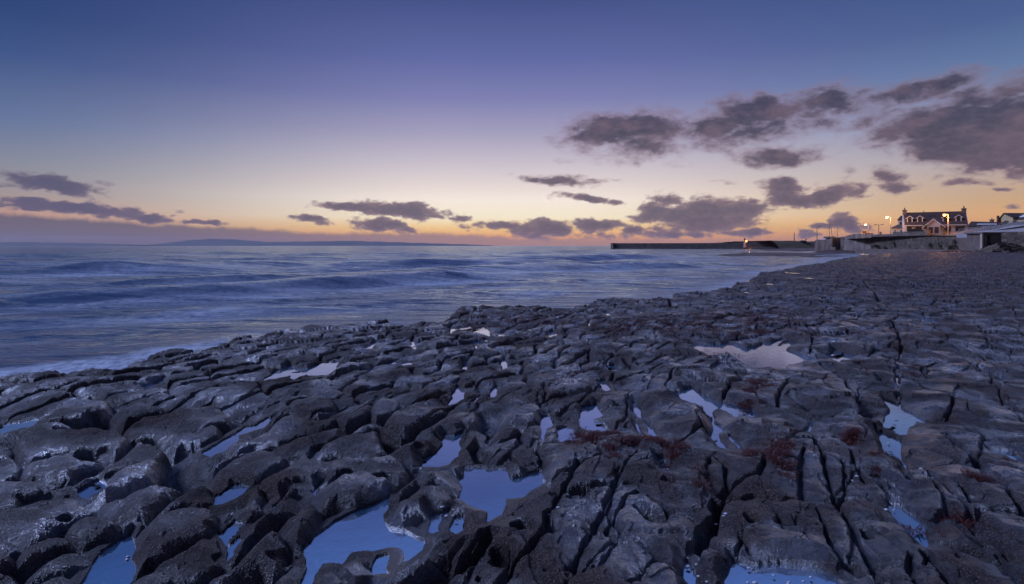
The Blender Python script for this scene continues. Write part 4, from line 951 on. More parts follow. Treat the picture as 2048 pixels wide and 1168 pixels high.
pr = thing('promenade', 'low pale concrete promenade at the foot of the sea wall', 'promenade', (0, 0, 0))
long_wall('walkway', (WX(1790, 172), 172), (WX(1985, 137), 137), -.6, [(0, WZ(499.5, 172)), (.15, WZ(498.3, 168)), (1, WZ(501.5, 137))], 12, M['darkconcrete'], pr, .15)
# ramp wall with railing
rt = [(1916, 467), (1940, 464.5), (1965, 461.5), (1985, 459.5), (2000, 457.3), (2015, 453), (2030, 450.3), (2048, 449), (2110, 446), (2200, 443)]
def rampD(px): return 156-(px-1916)*.125
rw = thing('ramp_wall', 'white painted parapet above a brown rendered wall, climbing to the right', 'wall', (0, 0, 0))
m = MB(); m2 = MB(); tops = []
for k in range(len(rt)-1):
    (p0, y0), (p1, y1) = rt[k], rt[k+1]; D0, D1 = rampD(p0), rampD(p1)
    b0 = np.interp(p0, [1916, 1935, 1965, 2005, 2200], [476, 475.5, 472, 464, 463]); b1 = np.interp(p1, [1916, 1935, 1965, 2005, 2200], [476, 475.5, 472, 464, 463])
    for (mm, dy, ta, tb, ba, bb) in ((m, -.12, WZ(y0, D0), WZ(y1, D1), WZ(b0, D0), WZ(b1, D1)), (m2, 0, WZ(b0-1, D0), WZ(b1-1, D1), -.6, -.6)):
        A = [(WX(p0, D0), D0+dy, ba), (WX(p1, D1), D1+dy, bb), (WX(p1, D1), D1+dy, tb), (WX(p0, D0), D0+dy, ta)]
        mm.prism(A, [(a, b+.7, c) for a, b, c in A])
    tops.append((p0, D0, WZ(y0, D0)))
tops.append((2200, rampD(2200), WZ(443, rampD(2200))))
m.build('parapet', M['whitewall'], rw); m2.build('lower_wall', M['dull'], rw)
rl = thing('railing', 'pale metal railing along the white parapet of the ramp', 'railing', (0, 0, 0))
def rtop(px): D = rampD(px); return Vector((WX(px, D), D+.25, float(np.interp(px, [q[0] for q in tops], [q[2] for q in tops]))))
for hgt in (.38, .78, 1.15):
    MB().tube([rtop(px)+Vector((0, -.10*(hgt/1.15), hgt)) for px in range(1919, 2200, 7)], .045, 6).build('rail', M['galv'], rl)
for px in range(1919, 2198, 9):
    p = rtop(px); MB().tube([p+Vector((-.12, .1, -.05)), p+Vector((0, .1, .55)), p+Vector((.14, -.1, 1.18))], .06, 6).build('post', M['galv'], rl)
# shelter built against the ramp
hx0, hx1, hd = WX(1964, 138), WX(2001, 138), 138.0; hz0, hz1 = .45, WZ(467, 138)
hut = thing('shelter', 'small grey stone beach shelter with a dark doorway', 'shelter', (hx0, hd, hz0))
w = hx1-hx0; hh_ = hz1-hz0; dx0, dx1 = WX(1974.6, 138)-hx0, WX(1981.6, 138)-hx0; dz0, dz1 = WZ(490, 138)-hz0, WZ(470.5, 138)-hz0
MB().box(.35, dx0, 0, 5, 0, hh_).box(dx1, w, 0, 5, 0, hh_, (dx1, w+.5, .0, 5)).box(dx0, dx1, 0, 5, dz1, hh_).box(dx0, dx1, 0.02, 5, 0, dz0).box(dx0, dx1, 2.4, 5, dz0, dz1).build('wall', M['darkconcrete'], hut)
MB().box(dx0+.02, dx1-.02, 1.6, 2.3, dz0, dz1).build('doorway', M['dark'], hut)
MB().box(-.15, w+.75, -.35, 5.4, hh_+.01, hh_+.32).build('roof', M['darkconcrete'], hut)
MB().box(.0, .34, -.04, .6, 0, hh_).box(-.25, .45, -.25, .8, -.2, .3).build('corner_pier', M['buff'], hut)
t = thing('marker_post', 'short white post at the foot of the rendered wall left of the shelter', 'post', (WX(1943.7, 143), 143, .75))
MB().tube([(0, 0, 0), (0, 0, 1.15)], .16, 8).build('shaft', M['trim'], t); MB().ball((0, 0, 1.2), .17, .17, .1).build('cap', M['trim'], t, True)
rsw = thing('retaining_wall', 'rough stone retaining wall right of the shelter', 'wall', (0, 0, 0))
long_wall('stone_face', (WX(2003, 136), 136), (WX(2200, 118), 118), -.6, [(0, WZ(463.5, 136)), (1, WZ(462, 118))], .9, M['stone'], rsw, .25)
random.seed(5)
m = MB()
for k in range(9):      # bedding ledges under the retaining wall
    zt = .35+k*.30; f0 = 127+k*.95
    pts = []
    for j in range(26):
        px = 1990+j*9+k*1.4; x = WX(px, f0)+random.uniform(-.25, .25)
        pts.append((x, f0+random.uniform(-.55, .55)+math.sin(j*.7+k)*.4))
    bot = [(a, b, -.6) for a, b in pts]+[(pts[-1][0]+1, 137, -.6), (pts[0][0]+2, 137, -.6)]
    top_ = [(a+.05, b+.06, zt+random.uniform(-.05, .05)*0) for a, b in pts]+[(pts[-1][0]+1, 137, zt), (pts[0][0]+2, 137, zt)]
    m.prism(bot, top_)
o = m.build('rock_ledges', M['stone']); o['kind'] = 'structure'; o['label'] = 'bedded rock ledges below the retaining wall'

# ------------------------------------------------------------------ houses
def window(parent, x0, x1, z0, z1, y=0.0, bars=1, fm='frame'):
    f = MB(); t = .09
    f.box(x0, x1, y-.06, y+.02, z0, z0+t).box(x0, x1, y-.06, y+.02, z1-t, z1).box(x0, x0+t, y-.06, y+.02, z0+t, z1-t).box(x1-t, x1, y-.06, y+.02, z0+t, z1-t)
    for b in range(bars):
        xm = x0+(x1-x0)*(b+1)/(bars+1); f.box(xm-t/2, xm+t/2, y-.055, y+.02, z0+t, z1-t)
    w_ = f.build('window', M[fm], parent); MB().box(x0+t, x1-t, y-.03, y+.01, z0+t, z1-t).build('pane', M['glass'], w_); return w_
(o0, rz, Wd) = frame(1806.5, 190, 1936.5, 181)
zb = 5.75
H = thing('white_house', 'white dormer house with dark roof, two end chimneys and central gabled porch', 'house', (o0[0], o0[1], zb), rz)
SX = Wd/130.0
def hx(px): return (px-1806.5)*SX
E, RZ_, DP = 2.95, 7.2, 8.6       # eaves, ridge, depth
MB().box(.0, Wd, 0, DP, -.6, E).build('wall', M['white'], H)
MB().prism([(0, 0, E), (0, DP, E), (0, DP/2, RZ_-.1)], [(.35, 0, E), (.35, DP, E), (.35, DP/2, RZ_-.1)]).build('gable', M['white'], H)
MB().prism([(Wd-.35, 0, E), (Wd-.35, DP, E), (Wd-.35, DP/2, RZ_-.1)], [(Wd, 0, E), (Wd, DP, E), (Wd, DP/2, RZ_-.1)]).build('gable', M['white'], H)
rf = MB().prism([(.36, -.45, E-.25), (.36, -.45, E), (.36, DP/2, RZ_+.12), (.36, DP+.45, E), (.36, DP+.45, E-.25), (.36, DP/2, RZ_-.15)],
                [(Wd-.36, -.45, E-.25), (Wd-.36, -.45, E), (Wd-.36, DP/2, RZ_+.12), (Wd-.36, DP+.45, E), (Wd-.36, DP+.45, E-.25), (Wd-.36, DP/2, RZ_-.15)]).build('roof', M['slate'], H)
MB().box(.4, hx(1847.5), -.58, -.46, E-.28, E-.1).build('gutter', M['trim'], rf); MB().box(hx(1886), Wd-.4, -.58, -.46, E-.28, E-.1).build('gutter', M['trim'], rf)
for xx in (.05, Wd-1.15):
    c = MB().box(xx, xx+1.1, DP/2-.7, DP/2+.7, RZ_-1.2, RZ_+.75).box(xx-.14, xx+1.24, DP/2-.85, DP/2+.85, RZ_+.76, RZ_+1.0).build('chimney', M['dull'], H)
    MB().tube([(xx+.55, DP/2, RZ_+1.0), (xx+.55, DP/2, RZ_+1.75)], [.2, .16], 8).build('chimney_pot', M['brownroof'], c)
MB().box(hx(1850.2), hx(1851.8), DP/2-.15, DP/2+.15, RZ_+.1, RZ_+.55).build('ridge_vent', M['brownroof'], rf)
def rooflevel(y): return E+(RZ_-E)*(y+.3)/(DP/2+.3)
for pc in (1820.5, 1841.5, 1893, 1918.5):
    x = hx(pc); y0 = .75; hw_ = .72; z0 = rooflevel(y0)+.05; z1 = z0+1.35
    d = MB().prism([(x-hw_, y0, z0-.3), (x+hw_, y0, z0-.3), (x+hw_, y0, z1), (x, y0, z1+.62), (x-hw_, y0, z1)], [(x-hw_, y0+2.3, z0), (x+hw_, y0+2.3, z0), (x+hw_, y0+2.3, z1), (x, y0+2.3, z1+.62), (x-hw_, y0+2.3, z1)]).build('dormer', M['brownroof'], H)
    MB().box(x-hw_-.03, x-hw_+.18, y0-.12, y0-.01, z0-.1, z1).box(x+hw_-.18, x+hw_+.03, y0-.12, y0-.01, z0-.1, z1).box(x-hw_, x+hw_, y0-.08, y0-.01, z1-.12, z1).build('corner_board', M['trim'], d)
    MB().prism([(x-1.12, y0-.3, z1-.12), (x, y0-.3, z1+.72), (x+1.12, y0-.3, z1-.12), (x+1.12, y0-.3, z1-.32), (x, y0-.3, z1+.52), (x-1.12, y0-.3, z1-.32)],
               [(x-1.12, y0-.1, z1-.12), (x, y0-.1, z1+.72), (x+1.12, y0-.1, z1-.12), (x+1.12, y0-.1, z1-.32), (x, y0-.1, z1+.52), (x-1.12, y0-.1, z1-.32)]).build('bargeboard', M['trim'], d)
    MB().prism([(x-1.08, y0-.1, z1-.1), (x, y0-.1, z1+.70), (x+1.08, y0-.1, z1-.1)], [(x-1.08, y0+2.6, z1-.1), (x, y0+2.6, z1+.70), (x+1.08, y0+2.6, z1-.1)]).build('dormer_roof', M['slate'], d)
    w_ = window(H, x-.48, x+.48, z0+.05, z1-.15, y0-.03)
# porch gable
xa, xb, xm = hx(1853), hx(1883), hx(1867.5)
po = MB().prism([(xa, -1.2, -.3), (xb, -1.2, -.3), (xb, -1.2, E-.15), (xm, -1.2, 4.55), (xa, -1.2, E-.15)], [(xa, .9, -.3), (xb, .9, -.3), (xb, .9, E-.15), (xm, 2.0, 4.55), (xa, .9, E-.15)]).build('porch', M['white'], H)
MB().prism([(xa-1.15, -1.5, E-.95), (xm, -1.5, 4.85), (xb+1.15, -1.5, E-.95), (xb+1.15, -1.5, E-1.18), (xm, -1.5, 4.6), (xa-1.15, -1.5, E-1.18)],
           [(xa-1.15, -1.3, E-.95), (xm, -1.3, 4.85), (xb+1.15, -1.3, E-.95), (xb+1.15, -1.3, E-1.18), (xm, -1.3, 4.6), (xa-1.15, -1.3, E-1.18)]).build('bargeboard', M['trim'], po)
MB().prism([(xa-1.1, -1.3, E-.98), (xm, -1.3, 4.8), (xb+1.1, -1.3, E-.98), (xb+1.1, -1.3, E-1.1), (xm, -1.3, 4.58), (xa-1.1, -1.3, E-1.1)],
           [(xa-1.1, .3, E-.98), (xm, 2.2, 4.8), (xb+1.1, .3, E-.98), (xb+1.1, .3, E-1.1), (xm, 2.2, 4.58), (xa-1.1, .3, E-1.1)]).build('porch_roof', M['slate'], po)
for a, b in ((1858, 1866.5), (1869.5, 1878)): window(H, hx(a), hx(b), .15, 2.15, -1.22, 1)
MB().box(xa-.05, xa+.2, -1.35, -1.21, -.3, E-.2).build('porch_post', M['frame'], po); MB().box(xb-.2, xb+.05, -1.35, -1.21, -.3, E-.2).build('porch_post', M['frame'], po)
for a, b in ((1813.5, 1824), (1831.5, 1844.5), (1890, 1897), (1897.6, 1903), (1911.5, 1932 if False else 1929.5)): window(H, hx(a), hx(b), .3, 2.35, -.02, 2 if b-a > 10 else 1)
for a, b in ((1860.5, 1864.5), (1869, 1874)):
    y0, y1 = 2.2, 2.95; MB().prism([(hx(a), y0, rooflevel(y0)+.06), (hx(b), y0, rooflevel(y0)+.06), (hx(b), y1, rooflevel(y1)+.06), (hx(a), y1, rooflevel(y1)+.06)], [(hx(a), y0, rooflevel(y0)+.2), (hx(b), y0, rooflevel(y0)+.2), (hx(b), y1, rooflevel(y1)+.2), (hx(a), y1, rooflevel(y1)+.2)]).build('skylight', M['glass'], rf)
# annexe and the taller house behind it
(o1, rz1, W1) = frame(1783, 197, 1805.5, 195)
A_ = thing('annexe', 'low buff annexe with hipped roof left of the white house', 'annexe', (o1[0], o1[1], 5.7), rz1)
MB().box(0, W1, 0, 6, -.6, 2.2).build('wall', M['buff'], A_)
MB().box(-.35, W1+.1, -.35, 6.3, 2.2, 3.5, (1.6, W1+.1, 2.6, 3.4)).build('roof', M['brownroof'], A_)
window(A_, .5, 1.4, .6, 1.8, -.02, 1, 'trim'); window(A_, 2.2, 3.1, .6, 1.8, -.02, 1, 'trim')
(o2, rz2, W2) = frame(1796, 208, 1812, 206)
B_ = thing('rear_house', 'pale two storey house end showing behind the left gable of the white house', 'house', (o2[0], o2[1], 5.9), rz2)
MB().box(0, W2, 0, 7, -.6, 5.2).build('wall', M['white'], B_); MB().prism([(-.3, -.3, 5.2), (-.3, 7.3, 5.2), (-.3, 3.5, 7.0)], [(W2, -.3, 5.2), (W2, 7.3, 5.2), (W2, 3.5, 7.0)]).build('roof', M['slate'], B_)
c = MB().box(W2-1.2, W2-.3, 2.9, 4.1, 6, 8.0).build('chimney', M['dull'], B_); window(B_, .5, 1.5, 3.3, 4.6, -.02, 1)
# garden wall and gate pillars
def wall_run(name, label, p0, d0, p1, d1, z0, z1, mtl):
    t = thing(name, label, 'wall', (0, 0, 0)); long_wall('stones', (WX(p0, d0), d0), (WX(p1, d1), d1), z0, [(0, z1), (.5, z1+.03), (1, z1)], .4, mtl, t)
    long_wall('coping', (WX(p0, d0), d0-.06), (WX(p1, d1), d1-.06), z1+.01, [(0, z1+.1), (1, z1+.1)], .5, mtl, t); return t
wall_run('garden_wall', 'low stone garden wall in front of the parked car', 1786, 184, 1853, 176, 4.6, 6.2, M['stone2'])
wall_run('garden_wall', 'low stone garden wall right of the gateway, lit orange by the street lamp', 1889, 173, 1935, 168, 4.6, 6.0, M['stone2'])
for (p, d, lab) in ((1855.5, 175.6, 'stone gate pillar at the left side of the gateway'), (1885.5, 173.2, 'stone gate pillar at the right side of the gateway')):
    t = thing('gate_pillar', lab, 'gate pillar', (WX(p, d), d, 4.6), 0, 'gate pillars of the white house')
    MB().box(-.5, .5, -.4, .4, 0, 1.85).build('shaft', M['stone2'], t); MB().box(-.58, .58, -.48, .48, 1.86, 2.0).build('cap', M['stone2'], t)
o = MB().ball((0, 0, 0), 2.2, 1.8, .55, 16, 8).build('lawn', M['grass'], None, True); o.location = (WX(1867, 177), 177, 5.0); o['kind'] = 'structure'
# parked car
def car():
    t = thing('parked_car', 'black car parked behind the garden wall of the white house', 'car', (WX(1831, 182.5), 182.5, 5.85), rz)
    prof = [(-2.2, .35), (-2.25, .75), (-2.1, .98), (-1.2, 1.08), (-.55, 1.50), (.75, 1.52), (1.55, 1.10), (2.15, .98), (2.25, .6), (2.2, .35)]
    MB().xz(prof, -.88, .88).build('body', M['carpaint'], t)
    gl = MB().xz([(-1.05, 1.09), (-.5, 1.44), (.7, 1.46), (1.35, 1.11)], -.9, .9).build('side_window', M['glass'], t)
    MB().prism([(-1.2, -.75, 1.10), (-1.2, .75, 1.10), (-.58, .7, 1.50), (-.58, -.7, 1.50)], [(-1.16, -.75, 1.08), (-1.16, .75, 1.08), (-.54, .7, 1.48), (-.54, -.7, 1.48)]).build('windscreen', M['glass'], t)
    for sx in (-1.4, 1.4):
        for sy in (-.9, .9):
            wv = MB().tube([(sx, sy-.1, .34), (sx, sy+.1, .34)], .34, 16).build('wheel', M['rubber'], t); MB().tube([(sx, sy-.12, .34), (sx, sy+.12, .34)], .2, 12).build('rim', M['metal'], wv)
    for sy in (-.62, .62): MB().box(-2.27, -2.15, sy-.2, sy+.2, .72, .88).build('headlight', M['trim'], t)
car()
# buildings to the right
(o3, rz3, W3) = frame(1936, 203, 1993, 196)
L_ = thing('long_shed', 'long low dark building with a pale skylight strip right of the white house', 'building', (o3[0], o3[1], 5.3), rz3)
MB().box(0, W3, 0, 7, -.6, 3.4).build('wall', M['dull'], L_); rr = MB().prism([(-.3, -.3, 3.4), (-.3, 7.3, 3.4), (-.3, 3.5, 5.3)], [(W3+.3, -.3, 3.4), (W3+.3, 7.3, 3.4), (W3+.3, 3.5, 4.7)]).build('roof', M['slate'], L_)
MB().prism([(2.4, .5, 4.05), (8.2, .5, 3.95), (8.2, .95, 4.15), (2.4, .95, 4.3)], [(2.4, .5, 4.0), (8.2, .5, 3.9), (8.2, .95, 4.1), (2.4, .95, 4.2)]).build('skylight_strip', M['trim'], rr)
(o4, rz4, W4) = frame(1970, 215, 1984, 213)
C_ = thing('small_house', 'small house roof with a single chimney behind the long dark building', 'house', (o4[0], o4[1], 5.5), rz4)
MB().box(0, W4, 0, 5, -.6, 4.0).build('wall', M['dull'], C_); MB().prism([(-.2, -.2, 4.0), (-.2, 5.2, 4.0), (-.2, 2.5, 5.2)], [(W4+1.6, -.2, 4.0), (W4+1.6, 5.2, 4.0), (W4+1.6, 2.5, 5.2)]).build('roof', M['slate'], C_)
c = MB().box(.6, 1.5, 2, 3, 4.4, 6.0).box(.45, 1.65, 1.85, 3.15, 6.01, 6.25).build('chimney', M['dull'], C_); MB().tube([(1.05, 2.5, 6.25), (1.05, 2.5, 6.8)], .15, 6).build('chimney_pot', M['brownroof'], c)
(o5, rz5, W5) = frame(1996, 188, 2026, 183)
Y_ = thing('yellow_house', 'ochre gabled house with dark roof at the far right edge', 'house', (o5[0], o5[1], 5.6), rz5)
g_ = [(0, 0, -.6), (W5, 0, -.6), (W5, 0, 5.2), (W5*.42, 0, 6.6), (0, 0, 4.2)]
MB().prism(g_, [(a, 9, c_) for a, b, c_ in g_]).build('wall', M['yellow'], Y_)
MB().prism([(-.3, -.3, 4.25), (W5*.42, -.3, 6.95), (W5+.3, -.3, 5.35), (W5+.3, -.3, 5.15), (W5*.42, -.3, 6.7), (-.3, -.3, 4.05)], [(-.3, 9.3, 4.25), (W5*.42, 9.3, 6.95), (W5+.3, 9.3, 5.35), (W5+.3, 9.3, 5.15), (W5*.42, 9.3, 6.7), (-.3, 9.3, 4.05)]).build('roof', M['slate'], Y_)
MB().box(W5+.02, W5+14, 1, 9, -.6, 4.7).build('side_wing', M['yellow'], Y_); rr = MB().prism([(W5*.55, .6, 4.7), (W5*.55, 9.3, 4.7), (W5*.55, 5, 6.75)], [(W5+14.3, .6, 4.7), (W5+14.3, 9.3, 4.7), (W5+14.3, 5, 6.75)]).build('wing_roof', M['slate'], Y_)
y0, y1 = 2.0, 3.6
zr = lambda y: 4.7+(y-.6)*(2.05/4.4)
MB().prism([(W5+.2, y0, zr(y0)+.05), (W5+2.6, y0, zr(y0)+.05), (W5+2.6, y1, zr(y1)+.05), (W5+.2, y1, zr(y1)+.05)], [(W5+.2, y0, zr(y0)+.16), (W5+2.6, y0, zr(y0)+.16), (W5+2.6, y1, zr(y1)+.16), (W5+.2, y1, zr(y1)+.16)]).build('skylight', M['trim'], rr)
window(Y_, W5*.45, W5*.72, 3.2, 4.4, -.02, 1)
MB().box(-1.3, -.02, 1, 6, -.6, 3.7).build('lean_to', M['yellow'], Y_); MB().prism([(-1.7, .7, 3.7), (-1.7, 6.3, 3.7), (-1.7, 3.5, 4.9)], [(.3, .7, 3.7), (.3, 6.3, 3.7), (.3, 3.5, 4.9)]).build('lean_to_roof', M['slate'], Y_)
c = MB().box(.35, .85, -.9, -.4, 3.0, 6.1).build('flue', M['brownroof'], Y_)
# hedge and shrubs made of many small leaves
def leafy(name, label, cat, c, size, n, ls, mtl, seed, group=None, cuts=3):
    R = np.random.RandomState(seed); t = thing(name, label, cat, c, 0, group); m = MB()
    cl = R.uniform(-1, 1, (cuts*4, 3))*np.array([.8, .8, .6])
    for k in range(n):
        q = cl[R.randint(len(cl))]+R.normal(0, .22, 3); p = np.array([q[0]*size[0], q[1]*size[1], (q[2]*.5+.5)*size[2]])
        if p[2] < 0: p[2] = abs(p[2])
        a = R.normal(0, 1, 3); a /= np.linalg.norm(a); b = np.cross(a, R.normal(0, 1, 3)); b /= np.linalg.norm(b)+1e-6
        i = len(m.v); s_ = ls*R.uniform(.6, 1.3)
        m.v += [tuple(p-a*s_), tuple(p+b*s_*.45), tuple(p+a*s_), tuple(p-b*s_*.45)]; m.f.append([i, i+1, i+2, i+3])
    m.build('foliage', mtl, t)
    st = MB()
    for k in range(4): 
        q = cl[k]; st.tube([(0+q[0]*.2*size[0], 0, -.1), (q[0]*size[0]*.7, q[1]*size[1]*.7, size[2]*.55)], [.05, .02], 5)
    st.build('stem', M['brownroof'], t); return t
t = thing('hedge', 'dark clipped hedge in front of the ochre house', 'hedge', (0, 0, 0)); R = np.random.RandomState(3); m = MB()
ha, hb = (WX(1984, 170), 170), (WX(2110, 156), 156)
for k in range(5200):
    u_ = R.uniform(); p = np.array([ha[0]+(hb[0]-ha[0])*u_, ha[1]+(hb[1]-ha[1])*u_+R.uniform(-.8, .8), 5.2+3.4*R.uniform()**.8*(.9+.12*math.sin(u_*40)+.08*math.sin(u_*97))])
    if u_ < .12: p[2] = 5.2+(p[2]-5.2)*(.45+u_*4.5)
    a = R.normal(0, 1, 3); a /= np.linalg.norm(a); b = np.cross(a, R.normal(0, 1, 3)); b /= np.linalg.norm(b)+1e-6; s_ = .22*R.uniform(.6, 1.3); i = len(m.v)
    m.v += [tuple(p-a*s_), tuple(p+b*s_*.6), tuple(p+a*s_), tuple(p-b*s_*.6)]; m.f.append([i, i+1, i+2, i+3])
m.build('foliage', M['hedge'], t)
long_wall('branches', (ha[0], ha[1]), (hb[0], hb[1]), 4.8, [(0, 6.2), (.12, 7.4), (1, 7.6)], .3, M['brownroof'], t)
SHR = [(1757, 490, 2.2, 1.9, 'bushy plant at the left end of the stone sea wall'), (1775, 492, 1.4, 1.2, 'low bush against the stone wall, second from the wall end'), (1797, 488, 1.5, 2.6, 'dark upright bush against the sea wall below the annexe'),
       (1826, 491, 1.5, 1.6, 'small bush against the sea wall under the parked car'), (1868, 490, 2.2, 2.3, 'wide bush against the sea wall under the porch'), (1886, 487, 1.9, 3.0, 'tall bush against the sea wall below the right gate pillar'),
       (1904, 492, 1.3, 1.4, 'low bush beneath the square drain opening'), (1914, 487, 1.3, 3.1, 'tall narrow bush where the stone wall meets the white parapet')]
for k, (p, y, sx, sz, lab) in enumerate(SHR):
    tt = (p-1745)/175.0; D = 195.4+(157-195.4)*tt-1.6
    leafy('shrub', lab, 'shrub', (WX(p, D), D, .7 if p > 1790 else .5), (sx, 1.0, sz), 520, .20, M['leaf'], 20+k, 'shrubs along the sea wall')

# ------------------------------------------------------------------ street furniture
def lamp(label, px, base_y, top_y, D, arm, lit=None, double=False, energy=900):
    zb_ = WZ(base_y, D)-.6; zt = WZ(top_y, D)
    t = thing('street_lamp', label, 'street lamp', (WX(px, D), D, zb_), 0, 'street lamps along the sea front')
    h = zt-zb_; col_ = M['galv'] if lit == 'o' else M['metal']
    MB().tube([(0, 0, 0), (0, 0, 1.2), (0, 0, h)], [.16, .13, .09], 8).build('pole', col_, t)
    for a in ([arm, -arm] if double else [arm]):
        L = a*D/F
        MB().tube([(0, 0, h-.05), (L*.5, 0, h+.10), (L, 0, h+.12)], .07, 6).build('arm', col_, t)
        sg = 1 if L > 0 else -1
        hd_ = MB().box(min(L, L+sg*.9), max(L, L+sg*.9), -.16, .16, h+.06, h+.26).build('lamp_head', M['metal'], t)
        if lit:
            MB().ball((L+sg*.45, -.05, h-.12), .42, .36, .32, 14, 8).build('lens', M['bulb' if lit == 'w' else 'bulbo'], hd_, True)
            point('lamp_light', (WX(px, D)+L+sg*.45, D-.6, zt-.75), energy, (1, .55, .22) if lit == 'w' else (1, .40, .10), .4)
    return t
lamp('unlit lamp post standing alone on the concrete wing wall', 1634, 479, 454, 214, 3.5)
lamp('unlit lamp post with a stub arm left of the orange board', 1720.5, 468, 447.5, 214, -2.5)
lamp('lit street lamp just right of the orange board', 1736.5, 468, 448.5, 210, -3.5, 'w', False, 700)
lamp('unlit double armed lamp post with arms to both sides', 1757.5, 467, 450, 206, 4.5, None, True)
lamp('lit street lamp left of the annexe, arm pointing left', 1781.3, 469, 433.5, 190, -5, 'w', False, 2200)
lamp('lit orange street lamp in front of the white house', 1896.3, 469, 428.8, 172, -5, 'o', False, 2200)
t = thing('notice_board', 'small orange board on legs above the concrete harbour wall', 'board', (WX(1729, 203.5), 203.5, 5.3))
MB().box(-.72, .72, -.05, .05, 1.0, 1.75).build('panel', M['orange'], t); MB().tube([(-.5, .08, -.4), (-.5, .08, 1.7)], .05, 6).build('leg', M['metal'], t); MB().tube([(.5, .08, -.4), (.5, .08, 1.7)], .05, 6).build('leg', M['metal'], t)
t = thing('parked_van', 'orange lit van behind the concrete harbour wall', 'van', (WX(1733.5, 207), 207, 4.6))
MB().xz([(-1.9, .3), (-1.95, 1.0), (-1.3, 1.15), (-.9, 1.75), (1.9, 1.75), (1.95, .3)], -.8, .8).build('body', M['orange'], t)
for sx in (-1.2, 1.2): MB().tube([(sx, -.88, .33), (sx, -.6, .33)], .33, 12).build('wheel', M['rubber'], t)
MB().xz([(-1.2, 1.18), (-.88, 1.62), (-.1, 1.62), (-.1, 1.18)], -.83, .83).build('window', M['glass'], t)
for k, (p, lab) in enumerate(((1741.2, 'left one of two short posts right of the orange van'), (1743.4, 'right one of two short posts right of the orange van'))):
    t = thing('bollard', lab, 'bollard', (WX(p, 203), 203, 4.9), 0, 'short posts on the quay'); MB().tube([(0, 0, -.3), (0, 0, 1.35)], .13, 8).build('shaft', M['galv'], t); MB().ball((0, 0, 1.36), .15, .15, .09).build('cap', M['metal'], t, True)
t = thing('stone_post', 'stubby dark post beside the double armed lamp', 'post', (WX(1761.2, 200), 200, 5.0)); MB().box(-.22, .22, -.2, .2, -.3, 1.5).build('shaft', M['dull'], t); MB().box(-.27, .27, -.25, .25, 1.51, 1.65).build('cap', M['dull'], t)
t = wall_run('road_wall', 'low wall glowing orange under the lit lamp left of the annexe', 1748, 196, 1786, 187, 4.3, 5.6, M['stone2'])
# no entry sign
D = 146; t = thing('road_sign', 'round red no entry sign with white bar above the ramp railing', 'road sign', (WX(1998.5, D), D, WZ(452, D)-1.2))
z_ = WZ(446, D)-(WZ(452, D)-1.2)
MB().tube([(0, .06, 0), (0, .06, z_+.2)], .05, 6).build('post', M['metal'], t); fcd = MB().tube([(0, -.02, z_), (0, .02, z_)], .62, 24).build('disc', M['red'], t); MB().box(-.42, .42, -.035, -.025, z_-.10, z_+.10).build('bar', M['trim'], fcd)
D = 151; t = thing('bench', 'pale slatted bench behind the ramp railing', 'bench', (WX(1974.5, D), D, WZ(459.5, D)-.2))
MB().box(-.95, .95, -.25, .25, .62, .70).build('seat', M['trim'], t); MB().box(-.95, .95, .26, .32, .85, 1.25).build('backrest', M['trim'], t)
for sx in (-.8, .8): MB().box(sx-.06, sx+.06, -.2, .3, 0, .62).build('leg', M['metal'], t)
# boats behind the harbour wall
D = 222; t = thing('cabin_boat', 'pale blue cabin boat showing above the concrete wing wall', 'boat', (WX(1657, D), D, 2.2))
MB().prism([(-3.4, -1, 1.9), (3.6, -1, 1.9), (3.0, -.6, 0), (-2.6, -.6, 0)], [(-3.9, 1.4, 2.1), (3.6, 1.4, 1.9), (3.0, 1, 0), (-2.6, 1, 0)]).build('hull', M['hull'], t)
c = MB().box(-1.8, 2.6, -.8, 1.1, 1.92, 3.0, (-1.4, 2.4, -.7, 1.0)).build('cabin', M['hull'], t); MB().box(-2.1, 2.7, -.95, 1.25, 3.02, 3.2).build('cabin_roof', M['hull'], c)
MB().box(-1.1, 2.1, -.83, -.72, 2.3, 2.75).build('window', M['glass'], c)
MB().tube([(.35, 0, 3.2), (.35, 0, 8.6)], [.11, .07], 6).build('mast', M['metal'], t)
for (px, ytop, lean, lab, DD) in ((1665.5, 442.5, -.9, 'sailing boat with the tallest leaning mast behind the harbour wall', 219), (1675.5, 455, 0, 'sailing boat with the shortest mast behind the harbour wall', 221)):
    t = thing('sailing_boat', lab, 'sailing boat', (WX(px, DD), DD, 1.6), 0, 'sailing boats behind the harbour wall')
    MB().prism([(-3, -.9, 1.8), (3.2, -.9, 1.8), (2.5, -.3, 0), (-2.2, -.3, 0)], [(-3, .9, 1.8), (3.2, .9, 1.8), (2.5, .3, 0), (-2.2, .3, 0)]).build('hull', M['hull'], t)
    zt = WZ(ytop, DD)-1.6
    MB().tube([(0, 0, 1.8), (lean, 0, zt)], [.13, .07], 6).build('mast', M['metal'], t); MB().tube([(0, 0, 3.1), (2.6, 0, 3.2)], .08, 6).build('boom', M['orange'], t)
    MB().tube([(lean, 0, zt*.97), (3.0, 0, 1.9)], .03, 4).tube([(lean, 0, zt*.97), (-2.9, 0, 1.9)], .03, 4).build('stay', M['metal'], t)
    MB().tube([(-.6, -.5, 1.8), (-.6, -.5, 3.3), (1.6, -.5, 3.3), (1.6, -.5, 1.8)], .06, 6).build('arch', M['frame'], t)

